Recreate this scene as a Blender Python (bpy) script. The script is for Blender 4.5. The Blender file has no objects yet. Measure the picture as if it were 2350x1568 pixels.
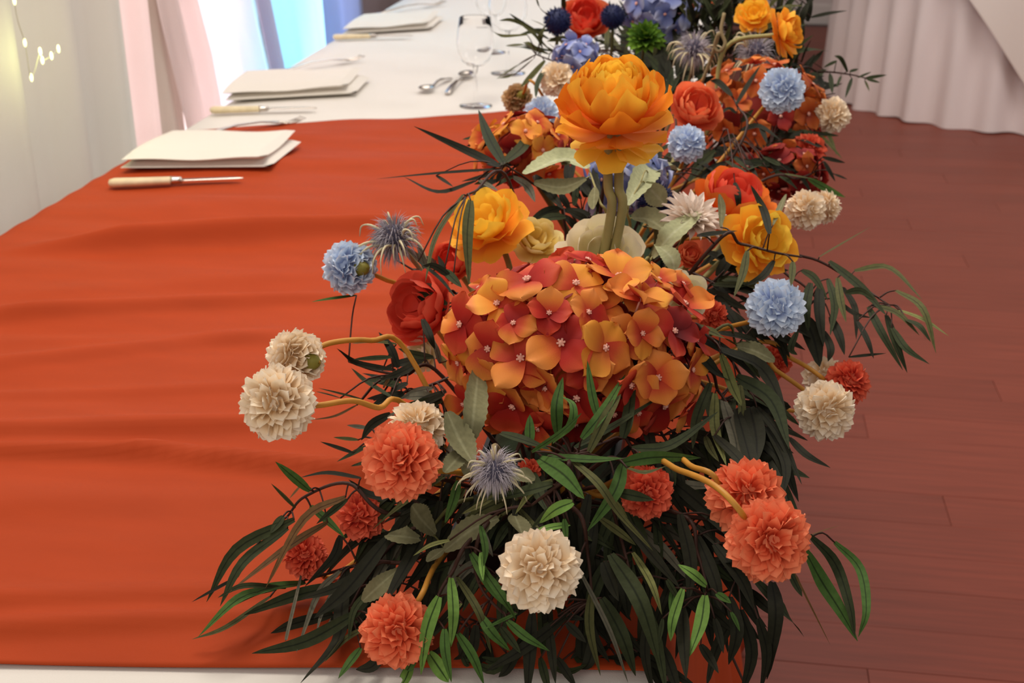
import bpy, math, random
from mathutils import Vector, Matrix, Quaternion
R = random.Random(11)
PI = math.pi
SC = bpy.context.scene
COL = SC.collection

# ---------------------------------------------------------------- camera
FPX, CXP, CYP = 3000.0, 1175.0, 784.0
PITCH = math.atan((784 + 450) / FPX)
YAW = math.radians(8.77)
CAM = Vector((0, 0, 1.35))
FW = Vector((-math.sin(YAW) * math.cos(PITCH), math.cos(YAW) * math.cos(PITCH), -math.sin(PITCH)))
RT = Vector((math.cos(YAW), math.sin(YAW), 0))
UP = RT.cross(FW)
cd = bpy.data.cameras.new('camera')
cd.sensor_width = 36.0
cd.lens = FPX / 2350 * 36
cd.dof.use_dof = True
cd.dof.focus_distance = 0.97
cd.dof.aperture_fstop = 14.0
cd.clip_start = 0.02
cam = bpy.data.objects.new('camera', cd)
COL.objects.link(cam)
cam.matrix_world = Matrix((
    (RT.x, UP.x, -FW.x, CAM.x), (RT.y, UP.y, -FW.y, CAM.y), (RT.z, UP.z, -FW.z, CAM.z), (0, 0, 0, 1)))
SC.camera = cam

# ---------------------------------------------------------------- light, world, exposure
SC.view_settings.view_transform = 'Standard'
SC.view_settings.look = 'None'
SC.view_settings.gamma = 1.0
SC.view_settings.use_curve_mapping = False
SC.view_settings.exposure = 0.0
w = bpy.data.worlds.new('hall_light')
SC.world = w
w.use_nodes = True
bg = w.node_tree.nodes['Background']
bg.inputs['Color'].default_value = (1.0, 0.93, 0.86, 1)
bg.inputs['Strength'].default_value = 0.34


def area(name, loc, target, size, power, col):
    l = bpy.data.lights.new(name, 'AREA')
    l.shape = 'SQUARE'
    l.size = size
    l.energy = power
    l.color = col
    o = bpy.data.objects.new(name, l)
    o.location = loc
    o.rotation_euler = (Vector(target) - Vector(loc)).to_track_quat('-Z', 'Y').to_euler()
    COL.objects.link(o)
    return o


area('ceiling_or_fill_lamp', (-0.6, 1.7, 2.6), (-0.1, 1.05, 0.8), 0.9, 33, (1.0, 0.92, 0.82))
area('ceiling_or_fill_lamp', (-0.3, -1.3, 2.5), (0.0, 1.1, 0.9), 1.4, 18, (1.0, 0.92, 0.84))  # front fill added behind the camera to brighten the flower fronts
area('ceiling_or_fill_lamp', (-0.2, 4.6, 2.9), (-0.2, 4.6, 0), 2.2, 40, (1.0, 0.92, 0.86))
area('ceiling_or_fill_lamp', (2.6, 3.0, 2.9), (2.2, 3.6, 0), 1.6, 44, (1.0, 0.93, 0.92))

# ---------------------------------------------------------------- helpers
TOP = 0.75                       # table top height


def P(px, py, zc):
    return CAM + zc * (FW + RT * ((px - CXP) / FPX) - UP * ((py - CYP) / FPX))


def Tp(px, py, z=TOP):
    d = FW + RT * ((px - CXP) / FPX) - UP * ((py - CYP) / FPX)
    return CAM + d * ((z - CAM.z) / d.z)


def ztab(py, z=TOP):
    return (CAM.z - z) / max(0.02, math.sin(PITCH) + (py - CYP) / FPX * math.cos(PITCH))


def proj(p):
    d = p - CAM
    z = d.dot(FW)
    return CXP + FPX * d.dot(RT) / z, CYP - FPX * d.dot(UP) / z, z


def mesh(name, verts, faces, uvs=None, smooth=True):
    me = bpy.data.meshes.new(name)
    me.from_pydata([tuple(v) for v in verts], [], faces)
    if uvs is not None:
        uv = me.uv_layers.new(name='UVMap')
        idx = [0] * len(me.loops)
        me.loops.foreach_get('vertex_index', idx)
        flat = []
        for i in idx:
            flat += [uvs[i][0], uvs[i][1]]
        uv.data.foreach_set('uv', flat)
    if smooth:
        me.polygons.foreach_set('use_smooth', [True] * len(me.polygons))
    me.update()
    return me


def obj(name, me, m=None, parent=None, loc=None, mat4=None):
    o = bpy.data.objects.new(name, me)
    COL.objects.link(o)
    if m is not None and me is not None and not me.materials:
        me.materials.append(m)
    if parent is not None:
        o.parent = parent
    if mat4 is not None:
        o.matrix_local = mat4
    elif loc is not None:
        o.location = loc
    return o


def setp(o, label=None, cat=None, group=None, kind=None):
    if label: o['label'] = label
    if cat: o['category'] = cat
    if group: o['group'] = group
    if kind: o['kind'] = kind
    return o


def thing(name, label, cat, loc=(0, 0, 0), group=None):
    o = bpy.data.objects.new(name, None)
    o.empty_display_size = 0.02
    COL.objects.link(o)
    o.location = loc
    return setp(o, label, cat, group)


class MB:
    def __init__(s):
        s.v, s.f, s.u = [], [], []

    def add(s, v, f, u=None):
        b = len(s.v)
        s.v += [Vector(p) for p in v]
        s.f += [tuple(i + b for i in q) for q in f]
        s.u += u if u else [(0, 0)] * len(v)

    def box(s, c, d, M=None):
        x, y, z = d[0] / 2, d[1] / 2, d[2] / 2
        c = Vector(c)
        vs = [Vector((i * x, j * y, k * z)) for i in (-1, 1) for j in (-1, 1) for k in (-1, 1)]
        if M: vs = [M @ q for q in vs]
        s.add([c + q for q in vs], [(0, 1, 3, 2), (4, 6, 7, 5), (0, 4, 5, 1), (2, 3, 7, 6), (0, 2, 6, 4), (1, 5, 7, 3)])

    def tube(s, pts, r0, r1=None, n=6, cap=True):
        r1 = r0 if r1 is None else r1
        pts = [Vector(p) for p in pts]
        b = len(s.v)
        nrm = None
        m = len(pts)
        for i, p in enumerate(pts):
            t = (pts[min(i + 1, m - 1)] - pts[max(i - 1, 0)])
            if t.length < 1e-9: t = Vector((0, 0, 1))
            t.normalize()
            if nrm is None: nrm = t.orthogonal().normalized()
            nrm = (nrm - t * nrm.dot(t))
            if nrm.length < 1e-6: nrm = t.orthogonal()
            nrm.normalize()
            bi = t.cross(nrm)
            r = r0 + (r1 - r0) * i / max(1, m - 1)
            for k in range(n):
                a = 2 * PI * k / n
                s.v.append(p + (nrm * math.cos(a) + bi * math.sin(a)) * r)
                s.u.append((k / n, i / max(1, m - 1)))
        for i in range(m - 1):
            for k in range(n):
                s.f.append((b + i * n + k, b + i * n + (k + 1) % n, b + (i + 1) * n + (k + 1) % n, b + (i + 1) * n + k))
        if cap:
            s.f.append(tuple(b + k for k in reversed(range(n))))
            s.f.append(tuple(b + (m - 1) * n + k for k in range(n)))

    def lathe(s, prof, n=24, c=(0, 0, 0), M=None):
        b = len(s.v)
        for i, (r, z) in enumerate(prof):
            for k in range(n):
                a = 2 * PI * k / n
                q = Vector((r * math.cos(a), r * math.sin(a), z))
                if M: q = M @ q
                s.v.append(Vector(c) + q)
                s.u.append((k / n, i / (len(prof) - 1)))
        for i in range(len(prof) - 1):
            for k in range(n):
                s.f.append((b + i * n + k, b + i * n + (k + 1) % n, b + (i + 1) * n + (k + 1) % n, b + (i + 1) * n + k))

    def mesh(s, name='mesh', smooth=True):
        return mesh(name, s.v, s.f, s.u, smooth)


def catmull(pts, n=6):
    pts = [Vector(p) for p in pts]
    if len(pts) < 3:
        return [pts[0].lerp(pts[-1], i / n) for i in range(n + 1)]
    q = [pts[0] * 2 - pts[1]] + pts + [pts[-1] * 2 - pts[-2]]
    out = []
    for i in range(1, len(q) - 2):
        for k in range(n):
            t = k / n
            a, b, c, d = q[i - 1], q[i], q[i + 1], q[i + 2]
            out.append(0.5 * ((2 * b) + (c - a) * t + (2 * a - 5 * b + 4 * c - d) * t * t + (3 * b - a - 3 * c + d) * t ** 3))
    out.append(pts[-1])
    return out


def lin(c):
    return tuple(((x / 255) / 12.92 if x / 255 <= 0.04045 else ((x / 255 + 0.055) / 1.055) ** 2.4) for x in c) + (1,)


def new_mat(name):
    m = bpy.data.materials.new(name)
    m.use_nodes = True
    nt = m.node_tree
    return m, nt, nt.nodes['Principled BSDF']


def plain(name, rgb, rough=0.6, metal=0.0, spec=0.3, var=0.0, noise=None, bump=None, emit=None):
    """flat colour, optional per-object value jitter, colour noise (scale, amount, stretch) and bump (scale, strength)"""
    m, nt, b = new_mat(name)
    N, L = nt.nodes, nt.links
    b.inputs['Roughness'].default_value = rough
    b.inputs['Metallic'].default_value = metal
    b.inputs['Specular IOR Level'].default_value = spec
    b.inputs['Base Color'].default_value = lin(rgb)
    last = None
    if var or noise:
        hsv = N.new('ShaderNodeHueSaturation')
        hsv.inputs['Color'].default_value = lin(rgb)
        L.new(hsv.outputs['Color'], b.inputs['Base Color'])
        val = None
        if var:
            oi = N.new('ShaderNodeObjectInfo')
            mr = N.new('ShaderNodeMapRange')
            mr.inputs['To Min'].default_value = 1 - var
            mr.inputs['To Max'].default_value = 1 + var
            L.new(oi.outputs['Random'], mr.inputs['Value'])
            val = mr.outputs['Result']
        if noise:
            tc = N.new('ShaderNodeTexCoord')
            mp = N.new('ShaderNodeMapping')
            mp.inputs['Scale'].default_value = noise[2] if len(noise) > 2 else (1, 1, 1)
            nz = N.new('ShaderNodeTexNoise')
            nz.inputs['Scale'].default_value = noise[0]
            nz.inputs['Detail'].default_value = 4
            L.new(tc.outputs['Object'], mp.inputs['Vector'])
            L.new(mp.outputs['Vector'], nz.inputs['Vector'])
            m2 = N.new('ShaderNodeMapRange')
            m2.inputs['From Min'].default_value = 0.3
            m2.inputs['From Max'].default_value = 0.7
            m2.inputs['To Min'].default_value = 1 - noise[1]
            m2.inputs['To Max'].default_value = 1 + noise[1]
            L.new(nz.outputs['Fac'], m2.inputs['Value'])
            if val is not None:
                mu = N.new('ShaderNodeMath'); mu.operation = 'MULTIPLY'
                L.new(val, mu.inputs[0]); L.new(m2.outputs['Result'], mu.inputs[1])
                val = mu.outputs[0]
            else:
                val = m2.outputs['Result']
        L.new(val, hsv.inputs['Value'])
    if bump:
        tc = N.new('ShaderNodeTexCoord')
        nz = N.new('ShaderNodeTexNoise')
        nz.inputs['Scale'].default_value = bump[0]
        nz.inputs['Detail'].default_value = 3
        L.new(tc.outputs['Object'], nz.inputs['Vector'])
        bp = N.new('ShaderNodeBump')
        bp.inputs['Strength'].default_value = bump[1]
        bp.inputs['Distance'].default_value = 0.002
        L.new(nz.outputs['Fac'], bp.inputs['Height'])
        L.new(bp.outputs['Normal'], b.inputs['Normal'])
    if emit:
        b.inputs['Emission Color'].default_value = lin(emit[0])
        b.inputs['Emission Strength'].default_value = emit[1]
    return m


def petal_mat(name, stops, var=0.08, hue=0.0, rough=0.62, trans=0.18, edge=None):
    """dyed-silk petal: colour runs from base to tip (UV v), jittered per petal, partly translucent"""
    m, nt, b = new_mat(name)
    N, L = nt.nodes, nt.links
    uv = N.new('ShaderNodeUVMap')
    sp = N.new('ShaderNodeSeparateXYZ')
    L.new(uv.outputs['UV'], sp.inputs[0])
    oi = N.new('ShaderNodeObjectInfo')
    tc = N.new('ShaderNodeTexCoord')
    nz = N.new('ShaderNodeTexNoise')
    nz.inputs['Scale'].default_value = 60
    L.new(tc.outputs['Object'], nz.inputs['Vector'])
    a1 = N.new('ShaderNodeMath'); a1.operation = 'MULTIPLY_ADD'
    a1.inputs[1].default_value = 0.25
    a1.inputs[2].default_value = -0.125
    L.new(nz.outputs['Fac'], a1.inputs[0])
    a2 = N.new('ShaderNodeMath'); a2.operation = 'ADD'
    L.new(sp.outputs['Y'], a2.inputs[0]); L.new(a1.outputs[0], a2.inputs[1])
    a3 = N.new('ShaderNodeMath'); a3.operation = 'MULTIPLY_ADD'
    a3.inputs[1].default_value = 0.3 * (1 if len(stops) > 1 else 0)
    a3.inputs[2].default_value = -0.15 * (1 if len(stops) > 1 else 0)
    L.new(oi.outputs['Random'], a3.inputs[0])
    a4 = N.new('ShaderNodeMath'); a4.operation = 'ADD'
    L.new(a2.outputs[0], a4.inputs[0]); L.new(a3.outputs[0], a4.inputs[1])
    cr = N.new('ShaderNodeValToRGB')
    el = cr.color_ramp.elements
    while len(el) > 1: el.remove(el[-1])
    el[0].position = stops[0][0]; el[0].color = lin(stops[0][1])
    for p, c in stops[1:]:
        e = el.new(p); e.color = lin(c)
    L.new(a4.outputs[0], cr.inputs['Fac'])
    hs = N.new('ShaderNodeHueSaturation')
    mr = N.new('ShaderNodeMapRange')
    mr.inputs['To Min'].default_value = 1 - var
    mr.inputs['To Max'].default_value = 1 + var
    L.new(oi.outputs['Random'], mr.inputs['Value'])
    L.new(mr.outputs['Result'], hs.inputs['Value'])
    L.new(cr.outputs['Color'], hs.inputs['Color'])
    L.new(hs.outputs['Color'], b.inputs['Base Color'])
    b.inputs['Roughness'].default_value = rough
    b.inputs['Specular IOR Level'].default_value = 0.2
    if trans:
        tr = N.new('ShaderNodeBsdfTranslucent')
        L.new(hs.outputs['Color'], tr.inputs['Color'])
        mx = N.new('ShaderNodeMixShader')
        mx.inputs['Fac'].default_value = trans
        L.new(b.outputs[0], mx.inputs[1]); L.new(tr.outputs[0], mx.inputs[2])
        L.new(mx.outputs[0], N['Material Output'].inputs['Surface'])
    return m


def leaf_mat(name, rgb, rib, var=0.18, rough=0.68, trans=0.08):
    """leaf: darker or paler midrib down the UV centre line and fine veins"""
    m, nt, b = new_mat(name)
    N, L = nt.nodes, nt.links
    uv = N.new('ShaderNodeUVMap')
    sp = N.new('ShaderNodeSeparateXYZ')
    L.new(uv.outputs['UV'], sp.inputs[0])
    su = N.new('ShaderNodeMath'); su.operation = 'SUBTRACT'; su.inputs[1].default_value = 0.5
    L.new(sp.outputs['X'], su.inputs[0])
    ab = N.new('ShaderNodeMath'); ab.operation = 'ABSOLUTE'
    L.new(su.outputs[0], ab.inputs[0])
    mr = N.new('ShaderNodeMapRange')
    mr.inputs['From Min'].default_value = 0.02
    mr.inputs['From Max'].default_value = 0.09
    L.new(ab.outputs[0], mr.inputs['Value'])
    tc = N.new('ShaderNodeTexCoord')
    nz = N.new('ShaderNodeTexNoise')
    nz.inputs['Scale'].default_value = 220
    nz.inputs['Detail'].default_value = 3
    L.new(tc.outputs['Object'], nz.inputs['Vector'])
    oi = N.new('ShaderNodeObjectInfo')
    m1 = N.new('ShaderNodeMapRange'); m1.inputs['To Min'].default_value = 1 - var; m1.inputs['To Max'].default_value = 1 + var
    L.new(oi.outputs['Random'], m1.inputs['Value'])
    m2 = N.new('ShaderNodeMapRange'); m2.inputs['From Min'].default_value = 0.3; m2.inputs['From Max'].default_value = 0.7
    m2.inputs['To Min'].default_value = 0.85; m2.inputs['To Max'].default_value = 1.12
    L.new(nz.outputs['Fac'], m2.inputs['Value'])
    mu = N.new('ShaderNodeMath'); mu.operation = 'MULTIPLY'
    L.new(m1.outputs[0], mu.inputs[0]); L.new(m2.outputs[0], mu.inputs[1])
    mc = N.new('ShaderNodeMix'); mc.data_type = 'RGBA'
    mc.inputs[6].default_value = lin(rib)
    mc.inputs[7].default_value = lin(rgb)
    L.new(mr.outputs[0], mc.inputs[0])
    hs = N.new('ShaderNodeHueSaturation')
    L.new(mc.outputs[2], hs.inputs['Color'])
    L.new(mu.outputs[0], hs.inputs['Value'])
    L.new(hs.outputs['Color'], b.inputs['Base Color'])
    b.inputs['Roughness'].default_value = rough
    b.inputs['Specular IOR Level'].default_value = 0.1
    if trans:
        tr = N.new('ShaderNodeBsdfTranslucent')
        L.new(hs.outputs['Color'], tr.inputs['Color'])
        mx = N.new('ShaderNodeMixShader'); mx.inputs['Fac'].default_value = trans
        L.new(b.outputs[0], mx.inputs[1]); L.new(tr.outputs[0], mx.inputs[2])
        L.new(mx.outputs[0], N['Material Output'].inputs['Surface'])
    return m


def voile(name, rgb, trans=0.5, rough=0.8):
    m, nt, b = new_mat(name)
    N, L = nt.nodes, nt.links
    b.inputs['Base Color'].default_value = lin(rgb)
    b.inputs['Roughness'].default_value = rough
    b.inputs['Specular IOR Level'].default_value = 0.1
    tr = N.new('ShaderNodeBsdfTranslucent')
    tr.inputs['Color'].default_value = lin(rgb)
    mx = N.new('ShaderNodeMixShader'); mx.inputs['Fac'].default_value = trans
    L.new(b.outputs[0], mx.inputs[1]); L.new(tr.outputs[0], mx.inputs[2])
    L.new(mx.outputs[0], N['Material Output'].inputs['Surface'])
    return m


# ---------------------------------------------------------------- materials
M = {}
M['cloth'] = plain('white_tablecloth', (222, 216, 208), 0.85, spec=0.15, bump=(900, 0.15))
M['runner'] = plain('orange_runner', (166, 61, 23), 0.75, spec=0.15, noise=(30, 0.05, (0.3, 1, 1)), bump=(1400, 0.12))
M['linen'] = plain('napkin_linen', (224, 217, 207), 0.9, spec=0.1, bump=(700, 0.2))
M['skirt'] = plain('skirt_cloth', (234, 220, 216), 0.85, spec=0.12, bump=(800, 0.12))
M['topper'] = plain('topper_cloth', (222, 208, 198), 0.85, spec=0.12)
M['ivory'] = plain('ivory_handle', (222, 204, 166), 0.35, spec=0.4, noise=(60, 0.08))
M['steel'] = plain('steel', (200, 190, 180), 0.22, metal=1.0)
M['wall'] = plain('painted_wall', (205, 192, 188), 0.9, noise=(3, 0.03))
M['base'] = plain('white_baseboard', (222, 212, 206), 0.5)
M['sub'] = plain('subfloor', (60, 30, 24), 0.9)
M['plank'] = plain('laminate_plank', (126, 59, 43), 0.45, spec=0.3, var=0.07, noise=(7, 0.16, (0.5, 10, 1)))
M['wood'] = plain('table_wood', (120, 90, 60), 0.6)
M['foam'] = plain('floral_foam', (38, 52, 30), 0.95, noise=(90, 0.3))
M['tray'] = plain('black_tray', (22, 22, 22), 0.4)
M['core'] = plain('flower_core', (70, 78, 40), 0.8)
M['stem_ochre'] = plain('ochre_stem', (188, 130, 48), 0.5, noise=(40, 0.15))
M['stem_green'] = plain('pale_green_stem', (148, 138, 84), 0.6, noise=(60, 0.12))
M['stem_dark'] = plain('dark_twig', (60, 34, 24), 0.6, noise=(60, 0.2))
M['stem_olive'] = plain('olive_stem', (84, 82, 44), 0.6)
M['calyx'] = plain('calyx_green', (120, 112, 40), 0.6)
M['stamen'] = plain('pink_stamen', (236, 176, 156), 0.5)
M['twine'] = plain('dry_twig', (140, 122, 88), 0.8)
M['mum_cream'] = petal_mat('cream_petal', [(0.1, (232, 200, 156)), (0.6, (248, 228, 198)), (1.0, (251, 238, 218))], 0.04, trans=0.2)
M['mum_orange'] = petal_mat('orange_petal', [(0.1, (218, 88, 54)), (0.55, (244, 128, 86)), (1.0, (250, 150, 108))], 0.06, trans=0.2)
M['mum_deep'] = petal_mat('coral_petal', [(0.1, (190, 54, 42)), (0.6, (230, 98, 68)), (1.0, (240, 118, 86))], 0.06, trans=0.2)
M['mum_blue'] = petal_mat('pale_blue_petal', [(0.1, (176, 190, 224)), (0.6, (212, 226, 244)), (1.0, (228, 236, 248))], 0.04, trans=0.2)
M['mum_tan'] = petal_mat('tan_petal', [(0.1, (150, 110, 60)), (0.6, (206, 170, 122)), (1.0, (220, 188, 150))], 0.05, trans=0.15)
M['ran'] = petal_mat('amber_petal', [(0.0, (236, 128, 30)), (0.45, (247, 158, 44)), (0.8, (250, 174, 52)), (1.0, (251, 190, 62))], 0.06, trans=0.3)
M['ran_in'] = petal_mat('yellow_petal', [(0.0, (246, 180, 40)), (0.5, (252, 204, 62)), (1.0, (253, 214, 80))], 0.04, trans=0.32)
M['ran_low'] = petal_mat('deep_amber_petal', [(0.0, (222, 92, 26)), (0.5, (242, 130, 34)), (1.0, (248, 154, 42))], 0.06, trans=0.3)
M['peony'] = petal_mat('coral_orange_petal', [(0.0, (214, 58, 40)), (0.5, (236, 102, 66)), (1.0, (242, 138, 92))], 0.08, trans=0.28)
M['poppy'] = petal_mat('poppy_petal', [(0.0, (224, 96, 20)), (0.5, (240, 120, 40)), (1.0, (244, 140, 60))], 0.08, trans=0.25)
M['poppy_red'] = petal_mat('poppy_red_petal', [(0.0, (216, 58, 40)), (0.6, (234, 84, 62)), (1.0, (238, 104, 78))], 0.08, trans=0.28)
M['rose_cream'] = petal_mat('cream_rose_petal', [(0.0, (206, 190, 120)), (0.6, (236, 224, 180)), (1.0, (242, 232, 206))], 0.04, trans=0.25)
M['rose_pale'] = petal_mat('pale_yellow_petal', [(0.0, (206, 160, 60)), (0.6, (228, 200, 110)), (1.0, (238, 222, 160))], 0.05, trans=0.25)
M['hyd_gold'] = petal_mat('hydrangea_gold', [(0.0, (214, 104, 50)), (0.4, (232, 146, 54)), (0.8, (238, 164, 62)), (1.0, (232, 136, 76))], 0.08, trans=0.2)
M['hyd_orange'] = petal_mat('hydrangea_orange', [(0.0, (184, 50, 38)), (0.32, (206, 80, 46)), (0.65, (228, 134, 56)), (1.0, (234, 150, 76))], 0.09, trans=0.2)
M['hyd_red'] = petal_mat('hydrangea_red', [(0.0, (150, 28, 28)), (0.5, (186, 46, 34)), (1.0, (212, 88, 52))], 0.1, trans=0.2)
M['hyd_maroon'] = petal_mat('hydrangea_maroon', [(0.0, (92, 14, 20)), (0.5, (134, 28, 28)), (1.0, (170, 56, 40))], 0.12, trans=0.2)
M['hyd_rust'] = petal_mat('hydrangea_rust', [(0.0, (150, 50, 24)), (0.5, (196, 92, 40)), (1.0, (214, 124, 60))], 0.15, trans=0.2)
M['hyd_blue'] = petal_mat('hydrangea_blue', [(0.0, (92, 104, 170)), (0.5, (140, 152, 206)), (1.0, (186, 190, 214))], 0.1, trans=0.2)
M['green_mum'] = petal_mat('moss_green_petal', [(0.0, (30, 60, 14)), (0.6, (72, 110, 30)), (1.0, (110, 146, 44))], 0.1, trans=0.1)
M['white_mum'] = petal_mat('white_ray_petal', [(0.0, (206, 190, 160)), (0.6, (232, 214, 198)), (1.0, (244, 232, 222))], 0.04, trans=0.2)
M['holly'] = plain('sea_holly_spike', (166, 158, 166), 0.6, var=0.2, noise=(120, 0.35))
M['holly_core'] = plain('sea_holly_core', (78, 74, 92), 0.8, noise=(200, 0.3))
M['bract'] = plain('dry_bract', (204, 192, 158), 0.7, var=0.15)
M['navy'] = plain('navy_spike', (22, 30, 72), 0.6, noise=(200, 0.3))
LM = {
    'k': leaf_mat('leaf_black_green', (40, 40, 29), (24, 24, 18)),
    'd': leaf_mat('leaf_dark_green', (54, 60, 38), (32, 37, 24)),
    'o': leaf_mat('leaf_olive', (84, 84, 50), (48, 50, 30)),
    'g': leaf_mat('leaf_green', (70, 98, 46), (38, 54, 26)),
    'b': leaf_mat('leaf_bright_green', (106, 140, 66), (44, 62, 30)),
    'y': leaf_mat('leaf_light_olive', (122, 124, 74), (70, 74, 44)),
    'n': leaf_mat('leaf_brown', (104, 76, 46), (64, 44, 28)),
    'x': leaf_mat('leaf_grey', (104, 100, 84), (70, 68, 58)),
    's': leaf_mat('leaf_sage', (120, 117, 86), (138, 136, 104), var=0.12, rough=0.85),
    'S': leaf_mat('leaf_pale_sage', (164, 166, 128), (176, 178, 144), var=0.1, rough=0.85),
}

# ---------------------------------------------------------------- setting
XR = Tp(1520, 1568).x                     # table's long edge towards the floor
XL = Tp(208, 430).x                       # the guests' edge, by the curtains
Y0, Y1 = -0.4, 6.6
XC = XL - 0.22                            # curtain line
YB = Tp(1870, 55, 0).y                    # back wall

# floor: subfloor and planks
fl = MB(); fl.box((0.6, (YB - 1.0) / 2, -0.03), (7.0, YB + 1.6, 0.03))
floor = setp(obj('floor', fl.mesh('floor', False), M['sub']), kind='structure')
pl_meshes = []
for k in range(3):
    b = MB()
    wd, ln, e = 0.1270, 1.282, 0.0007
    prof = [(-wd / 2, -0.0145), (-wd / 2, -e), (-wd / 2 + e, 0), (wd / 2 - e, 0), (wd / 2, -e), (wd / 2, -0.0145)]
    vs = [(sx * (ln / 2 - (e if abs(z) < 1e-6 else 0)), y, z) for sx in (-1, 1) for y, z in prof]
    n = 6
    fs = [(i, i + 1, n + i + 1, n + i) for i in range(5)] + [(0, 1, 2, 3, 4, 5), (11, 10, 9, 8, 7, 6)]
    b.add(vs, fs)
    pl_meshes.append(b.mesh('plank', False))
row = 0
y = 1.2
while y < YB - 0.1:
    off = (row * 0.47) % 1.282
    x = 0.1 - off
    while x < 3.9:
        o = obj('plank', pl_meshes[R.randrange(3)], M['plank'], floor)
        o.location = (x + 0.64, y, 0.0 + R.uniform(-0.0004, 0.0004))
        x += 1.2824
    y += 0.1274
    row += 1

wb = MB(); wb.box((0.6, YB + 0.06, 1.4), (7.0, 0.1, 2.85))
setp(obj('wall_back', wb.mesh('wall_back', False), M['wall']), kind='structure')
bb = MB(); bb.box((0.6, YB - 0.0, 0.06), (7.0, 0.018, 0.12)); bb.box((0.6, YB + 0.002, 0.124), (7.0, 0.012, 0.012))
setp(obj('baseboard_back', bb.mesh('baseboard_back', False), M['base']), kind='structure')

# left wall with two tall windows behind the drapes
XW = XC - 0.2


def on_curtain(px, py=120, x=None):
    d = FW + RT * ((px - CXP) / FPX) - UP * ((py - CYP) / FPX)
    return (CAM + d * (((XC if x is None else x) - CAM.x) / d.x))


yw = [on_curtain(462).y, on_curtain(616).y, on_curtain(624).y, on_curtain(752).y]
wl = MB()
segs = [(0.8, yw[0]), (yw[1], yw[2]), (yw[3], YB)]
for a, b_ in segs:
    wl.box((XW - 0.06, (a + b_) / 2, 1.4), (0.12, b_ - a, 2.85))
for a, b_ in ((yw[0], yw[1]), (yw[2], yw[3])):
    wl.box((XW - 0.06, (a + b_) / 2, 0.1), (0.12, b_ - a, 0.25))
    wl.box((XW - 0.06, (a + b_) / 2, 2.65), (0.12, b_ - a, 0.35))
setp(obj('wall_left', wl.mesh('wall_left', False), M['wall']), kind='structure')
for i, (a, b_, colr, st) in enumerate(((yw[0], yw[1], (255, 246, 250), 3.1), (yw[2], yw[3], (176, 242, 255), 2.9))):
    f = MB()
    for yy in (a + 0.03, (a + b_) / 2, b_ - 0.03):
        f.box((XW - 0.05, yy, 1.35), (0.05, 0.05, 2.25))
    for zz in (0.25, 1.3, 2.45):
        f.box((XW - 0.05, (a + b_) / 2, zz), (0.045, b_ - a, 0.05))
    wo = setp(obj('window_%d' % (i + 1), f.mesh('window_frame', False), M['base']), kind='structure')
    g = MB(); g.box((XW - 0.07, (a + b_) / 2, 1.35), (0.006, b_ - a - 0.06, 2.2))
    obj('lit_pane', g.mesh('lit_pane', False), plain('lit_pane', colr, 0.5, emit=(colr, st)), wo)


# drapes: wavy sheets hanging from ceiling to floor
def drape(name, label, ya, yb, xb, m, waves, amp, seed, edge=None, bottom=0.01, top=2.75, group='drapes along the window wall'):
    rr = random.Random(seed)
    nu, nv = max(24, int(waves * 10)), 22
    ph = rr.uniform(0, 6)
    vs, fs, us = [], [], []
    for j in range(nv + 1):
        z = bottom + (top - bottom) * j / nv
        for i in range(nu + 1):
            t = i / nu
            a, b_ = ya, yb
            if edge: a, b_ = edge(z, ya, yb)
            yy = a + (b_ - a) * t
            fl_ = 1.0 - 0.35 * z / top
            x = xb + amp * fl_ * (math.sin(2 * PI * waves * t + ph + 0.25 * z) + 0.35 * math.sin(2 * PI * waves * 2.3 * t + ph * 2 - 0.5 * z))
            vs.append((x, yy, z)); us.append((t, z))
    for j in range(nv):
        for i in range(nu):
            q = j * (nu + 1) + i
            fs.append((q, q + 1, q + nu + 2, q + nu + 1))
    o = obj(name, mesh(name, vs, fs, us), m)
    sm = o.modifiers.new('thickness', 'SOLIDIFY'); sm.thickness = 0.0015
    return setp(o, label, 'curtain')


C = lambda px, off=0.0: on_curtain(px, 120, XC + off).y
ZREF = on_curtain(540, 120).z


def lean(k, wav=0.0):
    """drapes tied back higher up: their edges slant as they fall"""
    f = lambda z: k * 0.4 * math.tanh((ZREF - z) / 0.4)
    return lambda z, a, b_: (a + f(z), b_ + f(z) + wav * math.sin(z * 9 + 1))


V_white = voile('white_voile', (222, 220, 214), 0.4)
V_pink_lit = voile('pink_lit_voile', (247, 233, 231), 0.45)  # pink of the coloured light put partly into the cloth tint
V_beige = voile('beige_voile', (214, 202, 192), 0.3)
V_clear = voile('clear_voile', (250, 246, 250), 0.6)
V_blue_lit = voile('blue_lit_voile', (226, 246, 254), 0.6)  # part of the cyan light put into the cloth colour
V_lav_lit = voile('lavender_lit_voile', (216, 208, 226), 0.4)  # lavender light on this drape put partly into its tint
V_mauve_shaded = voile('shaded_mauve_voile', (160, 142, 142), 0.25)  # shadow over the far drape put into the cloth colour


def dr(name, label, pa, pb, off, m, waves, amp, seed, edge=None):
    drape(name, label, C(pa, off), C(pb, off), XC + off, m, waves, amp, seed, edge)


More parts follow.
